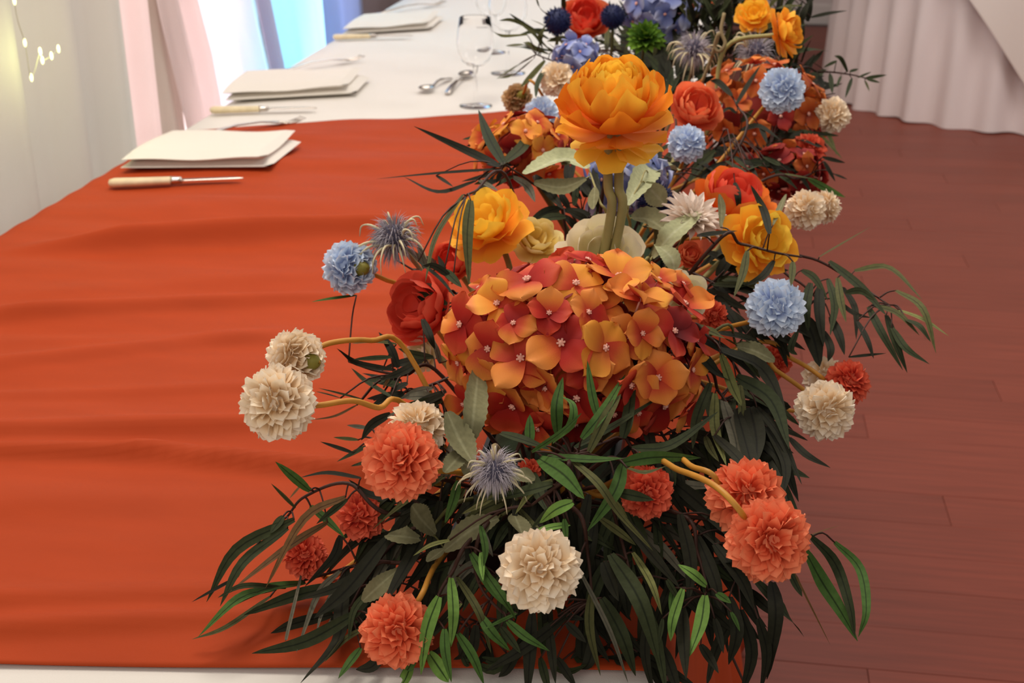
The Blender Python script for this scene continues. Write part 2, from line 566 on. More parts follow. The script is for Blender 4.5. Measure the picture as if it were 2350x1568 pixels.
dr('sheer_drape', 'greyish white sheer drape with fairy lights beside the table corner', -420, 288, 0.04, V_white, 4.3, 0.034, 3)
dr('pink_lit_drape', 'narrow pink lit drape next to the sheer one with fairy lights', 266, 346, -0.03, V_pink_lit, 1.2, 0.012, 4)
dr('beige_drape', 'beige grey drape hanging between two pink lit drapes', 344, 404, -0.066, V_beige, 1.3, 0.010, 5, lean(.1))
dr('blush_lit_drape', 'blush lit drape with a wavy gathered edge beside the bright window', 404, 474, -0.03, V_pink_lit, 1.5, 0.012, 6, lean(.35, .02))
dr('white_drape', 'white drape glowing with the window light behind it', 466, 606, -0.066, V_clear, 2.4, 0.012, 7, lean(.4))
dr('lavender_lit_drape', 'slim lavender lit drape between the white and the cyan lit ones', 600, 634, -0.03, V_lav_lit, 1.2, 0.012, 8, lean(.4))
dr('cyan_drape', 'drape glowing cyan in front of the second lit window', 628, 752, -0.066, V_blue_lit, 2.6, 0.012, 9, lean(.3))
dr('periwinkle_lit_drape', 'pale periwinkle lit drape beyond the cyan glowing one', 750, 838, -0.03, voile('periwinkle_lit_voile', (196, 204, 232), 0.45), 2.3, 0.012, 10, lean(.1))  # bluish light put partly into the voile tint
drape('shaded_mauve_drape', 'far end drape of the window wall, shade put into its mauve colour', C(842), YB - 0.1, XC - 0.095, V_mauve_shaded, 6.0, 0.026, 12)

# unseen area lights added behind the drapes, standing in for coloured uplighters
def backlight(ya, yb, power, col):
    l = bpy.data.lights.new('drape_backlight', 'AREA'); l.shape = 'RECTANGLE'
    l.size = yb - ya; l.size_y = 1.6; l.energy = power; l.color = col
    o = bpy.data.objects.new('drape_backlight', l)
    o.matrix_world = Matrix(((0, 0, -1, XW + 0.03), (1, 0, 0, (ya + yb) / 2), (0, -1, 0, 1.0), (0, 0, 0, 1)))
    COL.objects.link(o)


backlight(C(-300), C(252), 7.0, (0.95, 0.97, 0.95))  # added neutral backlight, brightens the sheer drape
backlight(C(285), C(345), 1.7, (1.0, 0.97, 0.97))
backlight(C(350), C(400), 0.8, (1.0, 0.95, 0.92))
backlight(C(405), C(458), 1.4, (1.0, 0.96, 0.96))
backlight(C(757), C(835), 7.5, (0.78, 0.88, 1.0))

# fairy lights inside the sheer drape
fy = MB()
pts = []
bulbs = [(33, 2), (57, 98), (72, 178), (92, 118), (97, 138), (118, 128), (134, 112)]
M['bulb'] = plain('fairy_bulb', (255, 250, 200), 0.4, emit=((250, 255, 170), 3.0))
M['wire'] = plain('clear_wire', (190, 190, 160), 0.4)
fr = thing('fairy_light_string', 'string of tiny warm fairy lights on the sheer white drape', 'lights', on_curtain(60, 60, XC + 0.12))
cp = [on_curtain(px, py, XC + 0.125) for px, py in bulbs]
order = [0, 1, 2, 3, 4, 5, 6]
wire_pts = catmull([on_curtain(20, -260, XC + 0.12)] + [cp[i] for i in order], 5)
wm = MB(); wm.tube([p - fr.location for p in wire_pts], 0.0006, n=5)
obj('wire', wm.mesh('wire'), M['wire'], fr)
bm_ = MB(); bm_.lathe([(0.0003, -0.007), (0.0018, -0.005), (0.0026, 0), (0.0018, 0.005), (0.0003, 0.007)], 10)
bme = bm_.mesh('bulb')
for p in cp:
    obj('bulb', bme, M['bulb'], fr, p - fr.location)
pt = bpy.data.lights.new('fairy_glow', 'POINT'); pt.energy = 0.28; pt.color = (0.92, 1.0, 0.35); pt.shadow_soft_size = 0.03
po = bpy.data.objects.new('fairy_glow', pt); po.location = on_curtain(118, 130, XC + 0.145); COL.objects.link(po)

# ---------------------------------------------------------------- banquet table and cloths
tb = thing('banquet_table', 'long banquet table under the white cloth', 'table', ((XL + XR) / 2, 3.0, 0))
t_ = MB(); t_.box((0, (Y0 + Y1) / 2 - 3.0, TOP - 0.027), (XR - XL - 0.02, Y1 - Y0 - 0.02, 0.03)); obj('tabletop', t_.mesh('tabletop', False), M['wood'], tb)
for lx in (-1, 1):
    for ly in (0.0, 2.2, 4.4, 6.4):
        l_ = MB(); l_.tube([(lx * ((XR - XL) / 2 - 0.1), ly - 3.0, 0.0), (lx * ((XR - XL) / 2 - 0.1), ly - 3.0, TOP - 0.04)], 0.016, n=8)
        obj('leg', l_.mesh('leg'), M['steel'], tb)

NEARL, NEARR = Tp(0, 1536), Tp(840, 1551)
FARL, FARR = Tp(400, 309), Tp(1180, 264)


def yline(a, b_, x):
    return a.y + (b_.y - a.y) * (x - a.x) / (b_.x - a.x)


FOLDS = []        # (line a, line b, amplitude, width, fade start X, fade end X)
for (x1, y1, x2, y2, amp, wd, fx0, fx1) in (
        (0, 590, 850, 548, 0.017, 0.026, 0.1, 0.2), (0, 500, 900, 470, 0.004, 0.06, 0, 0.3), (0, 420, 900, 380, 0.003, 0.05, 0, 0.3),
        (0, 742, 700, 706, 0.008, 0.020, 0, 0.3), (0, 690, 860, 640, 0.003, 0.03, 0.2, 0.1),
        (0, 855, 500, 800, 0.005, 0.018, 0, 0.4), (0, 800, 900, 790, 0.003, 0.02, 0.2, 0.1), (0, 925, 560, 905, 0.003, 0.014, 0, .2),
        (0, 1012, 620, 1000, 0.007, 0.018, 0, 0.3), (0, 1055, 330, 1060, 0.006, 0.012, 0, 0.35), (300, 1058, 900, 1120, 0.010, 0.016, 0.35, 0.1),
        (0, 1180, 700, 1160, 0.003, 0.03, 0.1, 0.3), (0, 1400, 560, 1385, 0.004, 0.014, 0, 0.3), (0, 1462, 700, 1440, 0.004, 0.012, 0, .2),
        (330, 340, 1100, 300, 0.003, 0.05, 0, 0.2), (100, 1250, 700, 1300, 0.003, 0.03, 0.2, 0.2)):
    FOLDS.append((Tp(x1, y1), Tp(x2, y2), amp, wd, fx0, fx1))


def fold_h(x, y):
    h = 0.0
    for a, b_, amp, wd, f0, f1 in FOLDS:
        d = (y - yline(a, b_, x)) / wd
        if abs(d) < 4:
            t = (x - a.x) / (b_.x - a.x)
            fade = 1.0
            if t < f0: fade = max(0.15, 1 - (f0 - t) * 2)
            if t > 1: fade = max(0.0, 1 - (t - 1) * 2.2)
            h += amp * 1.9 * fade * (math.exp(-(d * .8) ** 2) if d > 0 else math.exp(-(d * 1.25) ** 2))
    h *= min(1.0, max(0.0, (x - XL) / 0.20)) ** 1.5
    h += min(1.0, max(0.1, (x - XL) / 0.2)) * 0.0022 * math.sin(y * 41 + 1.3 * math.sin(x * 3.1)) + 0.0009 * math.sin(y * 73 + 2 * math.sin(x * 2.3 + 1))
    return h


def strip(path, ycol, name, m, hfun=None, flare=0.0):
    """cloth swept over a table cross-section: path = list of (x, z, drop 0..1, side)"""
    vs, fs, us = [], [], []
    nv = len(ycol)
    for i, (x, z, dr, sd) in enumerate(path):
        for j, tv in enumerate(ycol):
            xc = min(max(x, XL), XR)
            yy = tv(xc) if callable(tv) else tv
            zz, xx = z, x
            if hfun and dr == 0: zz += hfun(xc, yy)
            if dr > 0:
                xx += sd * (flare * dr + 0.035 * dr * (0.5 + 0.5 * math.sin(yy * 24 + 0.6 * math.sin(yy * 9))))
            vs.append((xx, yy, zz)); us.append((x, yy))
    for i in range(len(path) - 1):
        for j in range(nv - 1):
            q = i * nv + j
            fs.append((q, q + nv, q + nv + 1, q + 1))
    return obj(name, mesh(name, vs, fs, us), m)


def xpath(off, nx, dropl, dropr):
    p = []
    for k in range(10, 0, -1):
        p.append((XL - off, TOP + off - 0.012 - (dropl - 0.012) * k / 10, k / 10, -1))
    p += [(XL - off, TOP - 0.006 + off, 0.02, -1), (XL - off * 0.4, TOP + off - 0.001, 0.0, 0)]
    for k in range(1, nx):
        p.append((XL + (XR - XL) * k / nx, TOP + off, 0, 0))
    p += [(XR + off * 0.4, TOP + off - 0.001, 0.0, 0), (XR + off, TOP - 0.006 + off, 0.02, 1)]
    for k in range(1, 15):
        p.append((XR + off, TOP + off - 0.012 - (dropr - 0.012) * k / 14, k / 14, 1))
    return p


tc_ = strip(xpath(0.002, 16, 0.74, 0.74), [Y0 + (Y1 - Y0) * j / 160 for j in range(161)], 'tablecloth', M['cloth'],
            lambda x, y: 0.0006 * math.sin(y * 9 + x * 4), 0.05)
setp(tc_, 'plain white tablecloth covering the long banquet table', 'tablecloth')


def runner_rows():
    rows = []
    n = 330
    for j in range(n + 1):
        t = j / n
        rows.append(lambda x, t=t: yline(NEARL, NEARR, x) * (1 - t) + yline(FARL, FARR, x) * t)
    return rows


rn = strip(xpath(0.007, 60, 0.30, 0.72), runner_rows(), 'table_runner', M['runner'], fold_h, 0.085)
sm = rn.modifiers.new('thickness', 'SOLIDIFY'); sm.thickness = 0.0012; sm.offset = 1
setp(rn, 'burnt orange cloth with long soft creases laid across the white table', 'tablecloth')


def th(px, py, extra=0.0):
    """point on the runner or tablecloth surface under a pixel"""
    p = Tp(px, py, TOP + 0.006)
    yn, yf = yline(NEARL, NEARR, p.x), yline(FARL, FARR, p.x)
    z = TOP + 0.0035
    if yn < p.y < yf:
        z = TOP + 0.0088 + fold_h(p.x, p.y)
    p = Tp(px, py, z)
    return Vector((p.x, p.y, z + extra))


# ---------------------------------------------------------------- place settings
def napkin(pa, pb, pc, pd, label, hgt, seed):
    """folded linen napkin: near-left, near-right, far-right, far-left corners as points on the table; three folded layers"""
    rr = random.Random(seed)
    a, b_, c, d = [th(*q) for q in (pa, pb, pc, pd)]
    zb = max(q.z for q in (a, b_, c, d)) + 0.001
    t = thing('napkin', label, 'napkin', (a + b_ + c + d) / 4, 'folded napkins of the place settings')
    t.location.z = zb
    L3 = hgt / 2.1
    for k in range(2):
        nu, nv = 22, 8
        vs, fs, us = [], [], []
        ins = 0.004 * k
        shift = Vector((rr.uniform(-.002, .004), rr.uniform(-.002, .002), 0))
        shrink = 1 - 0.05 * k
        for side in (1, 0):
            for j in range(nv + 1):
                v = j / nv
                for i in range(nu + 1):
                    u = i / nu
                    us_ = u * shrink
                    p = (a.lerp(b_, us_)).lerp(d.lerp(c, us_), 0.5 + (v - 0.5) * (1 - ins * 4)) + shift
                    e = min(v, 1 - v) * 7
                    eu = min(u, 1 - u) * 18
                    rnd = math.sqrt(max(0.0, 1 - (1 - min(1, e)) ** 2)) * math.sqrt(max(0.0, 1 - (1 - min(1, eu)) ** 2))
                    lift = (0.0045 * max(0, u - 0.5) * 2 * (0.6 + 0.8 * v) if k else 0)
                    bulge = 0.0035 * math.sin(PI * v) * math.sin(PI * u * 1.3 + k) + 0.0015 * math.sin(9 * u + 5 * v)
                    z = k * L3 * 0.92 + L3 / 2 + lift * k + (bulge if k == 1 else 0) + (1 if side else -1) * rnd * L3 * (0.5 if (k == 0 and not side) else 0.60)
                    vs.append((p.x - t.location.x, p.y - t.location.y, z)); us.append((u, v))
        n1 = (nu + 1) * (nv + 1)
        for j in range(nv):
            for i in range(nu):
                q = j * (nu + 1) + i
                fs.append((q, q + 1, q + nu + 2, q + nu + 1))
                fs.append((n1 + q, n1 + q + nu + 1, n1 + q + nu + 2, n1 + q + 1))
        bd = [i for i in range(nu + 1)] + [j * (nu + 1) + nu for j in range(1, nv + 1)] + [nv * (nu + 1) + i for i in range(nu - 1, -1, -1)] + [j * (nu + 1) for j in range(nv - 1, 0, -1)]
        for i in range(len(bd)):
            p_, q_ = bd[i], bd[(i + 1) % len(bd)]
            fs.append((p_, n1 + p_, n1 + q_, q_))
        obj('folded_layer', mesh('folded_layer', vs, fs, us), M['linen'], t)
    return t


napkin((278, 399), (622, 394), (693, 340), (400, 330), 'white folded napkin lying on the orange cloth', 0.033, 1)
napkin((512, 240), (812, 222), (846, 186), (566, 188), 'white folded napkin behind the knife just past the orange cloth', 0.033, 2)
napkin((786, 84), (990, 70), (1018, 46), (836, 50), 'white folded napkin of the third setting, farthest up the table', 0.028, 3)


def basis(a, b_):
    x = (b_ - a); L = x.length; x.normalize()
    y = Vector((0, 0, 1)).cross(x).normalized()
    z = x.cross(y)
    return Matrix(((x.x, y.x, z.x, a.x), (x.y, y.y, z.y, a.y), (x.z, y.z, z.z, a.z), (0, 0, 0, 1))), L


def knife(p0, p1, label):
    a, b_ = th(*p0, 0.0095), th(*p1, 0.0095)
    m4, L = basis(a, b_)
    t = thing('table_knife', label, 'knife', (0, 0, 0), 'knives of the place settings'); t.matrix_world = m4
    h = MB()
    hl = L * 0.46
    for i in range(9):
        pass
    prof = [(0.0, 0.001), (0.002, 0.0055), (0.01, 0.0075), (hl * 0.5, 0.0068), (hl * 0.95, 0.0062), (hl, 0.006)]
    n = 12
    for i, (x, r) in enumerate(prof):
        for k in range(n):
            q = 2 * PI * k / n
            h.v.append(Vector((x, math.cos(q) * r * 1.5, math.sin(q) * r * 1.05))); h.u.append((0, 0))
    for i in range(len(prof) - 1):
        for k in range(n):
            h.f.append((i * n + k, i * n + (k + 1) % n, (i + 1) * n + (k + 1) % n, (i + 1) * n + k))
    h.f.append(tuple(reversed(range(n)))); h.f.append(tuple((len(prof) - 1) * n + k for k in range(n)))
    setp(obj('handle', h.mesh('handle'), M['ivory'], t), 'ivory coloured handle')
    g = MB()
    g.tube([(hl - 0.001, 0, 0), (hl + 0.004, 0, 0), (hl + 0.012, 0, 0), (hl + 0.018, 0, 0)], 0.0072, 0.0052, n=12)
    obj('bolster', g.mesh('bolster'), M['steel'], t)
    bl = MB()
    nb = 12
    for i in range(nb + 1):
        s = i / nb
        x = hl + 0.014 + (L - hl - 0.014) * s
        wy = 0.0095 * (1 - 0.1 * s) * (1 if s < 0.75 else max(0.02, math.sqrt(max(0, 1 - ((s - 0.75) / 0.25) ** 2))))
        bl.v += [Vector((x, -0.006, -0.001)), Vector((x, -0.006 + 2 * wy * 0.85, 0.0)), Vector((x, -0.006, 0.001))]
        bl.u += [(0, 0)] * 3
    for i in range(nb):
        for k in range(3):
            bl.f.append((i * 3 + k, i * 3 + (k + 1) % 3, i * 3 + 3 + (k + 1) % 3, i * 3 + 3 + k))
    bl.f += [(2, 1, 0), (nb * 3, nb * 3 + 1, nb * 3 + 2)]
    obj('blade', bl.mesh('blade'), M['steel'], t)


knife((250, 433), (560, 420), 'ivory handled table knife lying on the orange cloth')
knife((482, 263), (728, 257), 'ivory handled table knife on the white cloth, closest beyond the orange cloth')
knife((764, 93), (948, 89), 'ivory handled table knife of the third setting up the table')


def cutlery_path(L, arch):
    return lambda x: arch * math.sin(PI * min(1, x / L)) ** 1.0


def flat_shape(sec, m, name, parent):
    """ribbon solid from sections (x, half width, z, half thickness)"""
    b = MB()
    for x, w_, z, h_ in sec:
        b.v += [Vector((x, -w_, z - h_)), Vector((x, w_, z - h_)), Vector((x, w_, z + h_)), Vector((x, -w_, z + h_))]
        b.u += [(0, 0)] * 4
    for i in range(len(sec) - 1):
        for k in range(4):
            b.f.append((i * 4 + k, i * 4 + (k + 1) % 4, i * 4 + 4 + (k + 1) % 4, i * 4 + 4 + k))
    n = (len(sec) - 1) * 4
    b.f += [(3, 2, 1, 0), (n, n + 1, n + 2, n + 3)]
    return obj(name, b.mesh(name), m, parent)


def fork(p0, p1, label):
    a, b_ = th(*p0, 0.002), th(*p1, 0.002)
    m4, L = basis(a, b_)
    t = thing('fork', label, 'fork', (0, 0, 0), 'forks of the place settings'); t.matrix_world = m4
    zf = lambda s: 0.002 + 0.012 * math.sin(PI * s) ** 2 + 0.010 * max(0, (s - 0.8) / 0.2) ** 2
    sec = [(L * s, w_, zf(s), 0.0012) for s, w_ in ((0, 0.004), (0.04, 0.009), (0.2, 0.007), (0.4, 0.0045), (0.6, 0.0032), (0.68, 0.005), (0.74, 0.011), (0.8, 0.0125))]
    flat_shape(sec, M['steel'], 'handle', t)
    for k in range(4):
        yk = -0.0105 + 0.007 * k
        b = MB(); b.tube([(L * s, yk, zf(s)) for s in (0.79, 0.85, 0.9, 0.95, 1.0)], 0.0019, 0.0010, n=6)
        obj('tine', b.mesh('tine'), M['steel'], t)


def spoon(p0, p1, label):
    """p0 handle end, p1 bowl tip"""
    a, b_ = th(*p0, 0.001), th(*p1, 0.001)
    m4, L = basis(a, b_)
    t = thing('dessert_spoon', label, 'spoon', (0, 0, 0), 'spoons lying by the glasses'); t.matrix_world = m4
    zf = lambda s: 0.002 + 0.009 * math.sin(PI * min(1, s / 0.75)) ** 2
    flat_shape([(L * s, w_, zf(s), 0.0011) for s, w_ in ((0, 0.004), (0.05, 0.008), (0.25, 0.006), (0.45, 0.0035), (0.66, 0.003), (0.72, 0.004))], M['steel'], 'handle', t)
    b = MB()
    nr, na = 5, 16
    bx, rx, ry = L * 0.86, L * 0.15, 0.0175
    for sgn in (0, 1):
        for i in range(nr + 1):
            rr_ = i / nr
            for k in range(na):
                q = 2 * PI * k / na
                b.v.append(Vector((bx + rx * rr_ * math.cos(q), ry * rr_ * math.sin(q), 0.002 + 0.007 * rr_ * rr_ + 0.001 * sgn))); b.u.append((0, 0))
    o1 = (nr + 1) * na
    for i in range(nr):
        for k in range(na):
            q, w_ = i * na + k, i * na + (k + 1) % na
            b.f.append((q, w_, w_ + na, q + na)); b.f.append((o1 + q, o1 + q + na, o1 + w_ + na, o1 + w_))
    for k in range(na):
        q, w_ = nr * na + k, nr * na + (k + 1) % na
        b.f.append((q, w_, o1 + w_, o1 + q))
    obj('bowl', b.mesh('bowl'), M['steel'], t)


fork((440, 318), (697, 284), 'steel fork behind the napkin on the orange cloth')
fork((640, 168), (832, 140), 'steel fork behind the second napkin on the white cloth')
fork((866, 34), (1020, 12), 'steel fork behind the farthest napkin')
spoon((1034, 182), (970, 215), 'small dessert spoon lying with its bowl turned to the orange cloth')
spoon((1026, 218), (1076, 172), 'dessert spoon lying with its bowl turned to the wine glasses')

# wine glasses
gm, gnt, gb = new_mat('clear_glass')
gb.inputs['Base Color'].default_value = (1, 1, 1, 1)
gb.inputs['Roughness'].default_value = 0.0
gb.inputs['Transmission Weight'].default_value = 1.0
gb.inputs['IOR'].default_value = 1.18


def wine_glass(px, py, s, label):
    p = th(px, py)
    t = thing('wine_glass', label, 'glass', p, 'wine glasses beside the flowers')
    b = MB(); b.lathe([(0.0005, 0.0), (0.036 * s, 0.0), (0.037 * s, 0.0015), (0.02 * s, 0.004), (0.006, 0.008), (0.0005, 0.0085)], 28)
    obj('foot', b.mesh('foot'), gm, t)
    b = MB(); b.lathe([(0.0045, 0.007), (0.0036, 0.03), (0.0036, 0.07 * s), (0.0055, 0.088 * s), (0.0005, 0.09 * s)], 14)
    obj('stem', b.mesh('stem'), gm, t)
    outer = [(0.0005, 0.088), (0.018, 0.091), (0.031, 0.102), (0.039, 0.122), (0.041, 0.142), (0.038, 0.17), (0.034, 0.195)]
    inner = [(r - 0.0012 if r > 0.002 else r, z + 0.0014) for r, z in reversed(outer)]
    b = MB(); b.lathe([(r * s, z * s) for r, z in outer + inner], 28)
    obj('bowl', b.mesh('bowl'), gm, t)


wine_glass(1092, 243, 0.95, 'clear wine glass on the white cloth, closest to the spoons')
wine_glass(1166, 168, 1.12, 'large clear wine glass standing behind the smaller wine glass')
wine_glass(1128, 120, 1.0, 'clear wine glass partly hidden behind the two front glasses')

# ---------------------------------------------------------------- round table in the back
zc_c = 6.75
cc = P(2478, 300, 5.75) + Vector((FW.x, FW.y, 0)).normalized() * 0.86
cc.z = 0
RR = 0.86
n, nz = 264, 16
vs, fs, us = [], [], []
for j in range(nz + 1):
    t = j / nz
    z = 0.744 * (1 - t) + 0.004
    for k in range(n):
        a = 2 * PI * k / n
        wob = math.sin(33 * a + 0.7 * math.sin(5 * a)) + 0.3 * math.sin(19 * a + 1)
        r = RR + 0.012 + 0.034 * t + wob * 0.027 * min(1, t * 1.6 + 0.15)
        hem = 0.004 * math.sin(13 * a) * t
        vs.append((r * math.cos(a), r * math.sin(a), max(0.002, z + hem))); us.append((a, t))
for j in range(nz):
    for k in range(n):
        fs.append((j * n + k, (j + 1) * n + k, (j + 1) * n + (k + 1) % n, j * n + (k + 1) % n))
fs.append(tuple(range(n)))
o = obj('pleated_tablecloth', mesh('pleated_tablecloth', vs, fs, us), M['skirt'], loc=cc)
setp(o, 'floor length white pleated tablecloth on the round table by the back wall', 'tablecloth')
rt_ = thing('round_table', 'round table hidden under the pleated white cloth', 'table', cc)
b = MB(); b.lathe([(0.001, 0.70), (RR - 0.04, 0.70), (RR - 0.03, 0.715), (RR - 0.04, 0.73), (0.001, 0.73)], 48); obj('tabletop', b.mesh('tabletop'), M['wood'], rt_)
b = MB(); b.lathe([(0.001, 0.0), (0.3, 0.0), (0.3, 0.02), (0.05, 0.05), (0.045, 0.699), (0.001, 0.70)], 24); obj('pedestal', b.mesh('pedestal'), M['steel'], rt_)
vs, fs, us = [], [], []
aview = math.atan2(-cc.y, -cc.x)
nt_ = 12
for j in range(nt_ + 1):
    t = j / nt_
    for k in range(n):
        a = 2 * PI * k / n
        q = abs(math.cos(a - aview - 0.25))
        drop = 0.04 + 0.60 * q ** 12
        r = RR + 0.042 + 0.065 * t * (0.5 + drop) + 0.012 * math.sin(16 * a + 1) * t
        vs.append((r * math.cos(a), r * math.sin(a), 0.752 - drop * t)); us.append((a, t))
for j in range(nt_):
    for k in range(n):
        fs.append((j * n + k, (j + 1) * n + k, (j + 1) * n + (k + 1) % n, j * n + (k + 1) % n))
fs.append(tuple(range(n)))
o = obj('cloth_topper', mesh('cloth_topper', vs, fs, us), M['topper'], loc=cc)
setp(o, 'square white overlay cloth with hanging corners on the round table', 'tablecloth')

# ================================================================ FLOWERS
# depth field of the arrangement's outer surface, from hand-measured flowers (pixel x, pixel y, distance)
CP = [(1238, 1308, .875), (910, 1445, .94), (920, 1060, .90), (640, 925, .92), (680, 820, .98), (1760, 1240, .87), (1710, 1140, .92),
      (1485, 1130, .95), (1310, 800, 1.0), (1140, 1075, .95), (960, 970, .98), (805, 615, 1.2), (910, 540, 1.2), (1110, 500, 1.2),
      (1410, 230, 1.14), (1690, 440, 1.3), (1755, 550, 1.24), (1780, 708, 1.15), (1895, 940, 1.12), (1940, 880, 1.18), (460, 1450, .98),
      (600, 1500, .965), (700, 1568, .93), (1200, 1568, .92), (1600, 1568, .91), (1970, 1460, .95), (2140, 800, 1.2), (1900, 1070, 1.06),
      (700, 1290, 1.04), (840, 1190, 1.02), (474, 1380, 1.0), (1000, 300, 1.36), (870, 410, 1.4), (1150, 380, 1.3), (1430, 450, 1.26),
      (1310, 960, .965), (1600, 800, 1.06), (1000, 800, 1.12), (1310, 1150, .91), (1600, 560, 1.24), (1150, 150, 2.1), (1400, 40, 2.1),
      (1700, 50, 1.85), (1900, 150, 1.9), (1735, 280, 1.75), (1200, 330, 1.5), (1900, 400, 1.6), (2000, 180, 1.95), (1850, 60, 1.75), (820, 850, 1.12),
      (1040, 950, 1.0), (1500, 90, 2.05), (1590, 115, 1.98), (1490, 175, 1.95), (1560, 195, 1.85), (1650, 150, 1.88), (1310, 110, 2.0), (1430, 60, 2.1), (1100, 1420, .92), (1450, 1400, .91), (1750, 1420, .90)]


def D(x, y):
    sw = s = 0.0
    for px, py, z in CP:
        w_ = 1.0 / (((px - x) ** 2 + (py - y) ** 2) ** 1.25 + 60)
        sw += w_; s += w_ * z
    return s / sw


XE = XR - 0.005


def above(p, clear=0.012):
    """keep a point off the table top"""
    if XL - 0.05 < p.x < XR + 0.012 and p.z < TOP + clear + 0.008:
        p = p.copy(); p.z = TOP + clear + 0.008
    return p


# ---- trays of foam the stems are pushed into, along the table's floor side
H0 = P(1310, 800, 1.11)                       # heart of the big hydrangea
FX = min(H0.x, XR - 0.12)
TRAYS = []
for i, (ya, yb_) in enumerate(((H0.y - 0.10, H0.y + 0.32), (H0.y + 0.50, H0.y + 0.98))):
    c = Vector((FX + 0.02 * i, (ya + yb_) / 2, TOP + 0.0095))
    t = thing('flower_tray', ('black tray of green foam hidden under the big orange hydrangea', 'black tray of green foam under the blurred flowers behind')[i], 'tray', c, 'flower trays')
    b = MB()
    L_, W_ = yb_ - ya, 0.13
    b.box((0, 0, 0.002), (W_, L_, 0.004))
    for sx in (-1, 1): b.box((sx * (W_ / 2 - 0.002), 0, 0.014), (0.004, L_, 0.02))
    for sy in (-1, 1): b.box((0, sy * (L_ / 2 - 0.002), 0.014), (W_ - 0.008, 0.004, 0.02))
    obj('tray', b.mesh('tray', False), M['tray'], t)
    b = MB()
    nn = 10
    for j in range(13):
        yy = -L_ / 2 + 0.008 + (L_ - 0.016) * j / 12
        for k in range(nn):
            a = PI * k / (nn - 1)
            b.v.append(Vector((math.cos(a) * (W_ / 2 - 0.008), yy, 0.005 + math.sin(a) ** 0.6 * 0.055))); b.u.append((0, 0))
    for j in range(12):
        for k in range(nn - 1):
            q = j * nn + k
            b.f.append((q, q + 1, q + nn + 1, q + nn))
    b.f += [tuple(range(nn)), tuple(12 * nn + k for k in reversed(range(nn)))]
    obj('foam', b.mesh('foam'), M['foam'], t)
    TRAYS.append((c.x, ya + 0.03, yb_ - 0.03, c.z + 0.055))


def base_for(p, rnd=R):
    best = None
    for x, a, b_, z in TRAYS:
        y = min(max(p.y, a), b_)
        q = Vector((x + max(-0.04, min(0.04, (p.x - x) * 0.3)), y, z - 0.004))
        if best is None or (q - p).length < (best - p).length: best = q
    return best + Vector((0, rnd.uniform(-.012, .012), 0))


def frame_from(axis, roll=0.0):
    z = Vector(axis).normalized()
    x = Vector((0, 0, 1)).cross(z)
    if x.length < 1e-4: x = Vector((1, 0, 0))
    x.normalize()
    y = z.cross(x)
    m = Matrix(((x.x, y.x, z.x), (x.y, y.y, z.y), (x.z, y.z, z.z))).to_4x4()
    return m @ Matrix.Rotation(roll, 4, 'Z')


def cam_axis(ax, ay, az):
    """direction given as right / up in the view and towards the viewer"""
    return (RT * ax + UP * ay - FW * az).normalized()


def stem_tube(parent, head, axis, r, m, via=None, headback=0.0, name='stem', base=None):
    hb = head - axis * headback
    bs = base if base is not None else base_for(head)
    if via:
        pts = [hb] + via + [bs]
    else:
        d = (hb - bs).length
        pts = [hb, hb - axis * d * 0.25, bs.lerp(hb, 0.45) + Vector((0, 0, 0.05 * d)), bs + Vector((0, 0, 0.03)), bs]
    pts = [pts[0]] + [above(p, 0.004) for p in pts[1:]]
    b = MB(); b.tube([p - parent.location for p in catmull(pts, 6)], r, r * 1.1, n=7)
    return obj(name, b.mesh(name), m, parent)


# ---------------------------------------------------------------- petal meshes
def mum_petal(seed, wide, pointed=1.0):
    """one pointed, cupped petal: base at the origin, growing along +Z, inner face towards +Y; unit length"""
    rr = random.Random(seed)
    nu, nv = 4, 5
    vs, fs, us = [], [], []
    tw = rr.uniform(-.25, .25)
    for j in range(nv + 1):
        v = j / nv
        wv = wide * (0.28 + 0.72 * math.sin(PI * min(1, v * 0.62 + 0.12)) ** 1.1) * (1 if v < 0.62 else max(0.06, (1 - (v - 0.62) / 0.38) ** (0.75 * pointed)))
        for i in range(nu + 1):
            u = -1 + 2 * i / nu
            cup = 0.10 * u * u * (1 - 0.3 * v) + 0.16 * v * v * (1 - v) - 0.10 * v ** 3
            x = u * wv
            vs.append((x + tw * v * 0.15, cup + tw * u * 0.06 * v, v)); us.append((i / nu, v))
    for j in range(nv):
        for i in range(nu):
            q = j * (nu + 1) + i
            fs.append((q, q + 1, q + nu + 2, q + nu + 1))
    return vs, fs, us


MUMP = [mum_petal(s, 0.36 + 0.06 * (s % 3), 0.8) for s in range(4)]
MUM_CACHE = {}


def mum_meshes(mk):
    if mk not in MUM_CACHE:
        MUM_CACHE[mk] = []
        for q in MUMP:
            me = mesh('petal', *q); me.materials.append(M[mk]); MUM_CACHE[mk].append(me)
    return MUM_CACHE[mk]


SPH = {}


def core_mesh(mk):
    if mk not in SPH:
        b = MB(); b.lathe([(0.001, -1)] + [(math.cos(-PI / 2 + PI * k / 8), math.sin(-PI / 2 + PI * k / 8)) for k in range(1, 8)] + [(0.001, 1)], 12)
        me = b.mesh('core'); me.materials.append(M[mk]); SPH[mk] = me
    return SPH[mk]


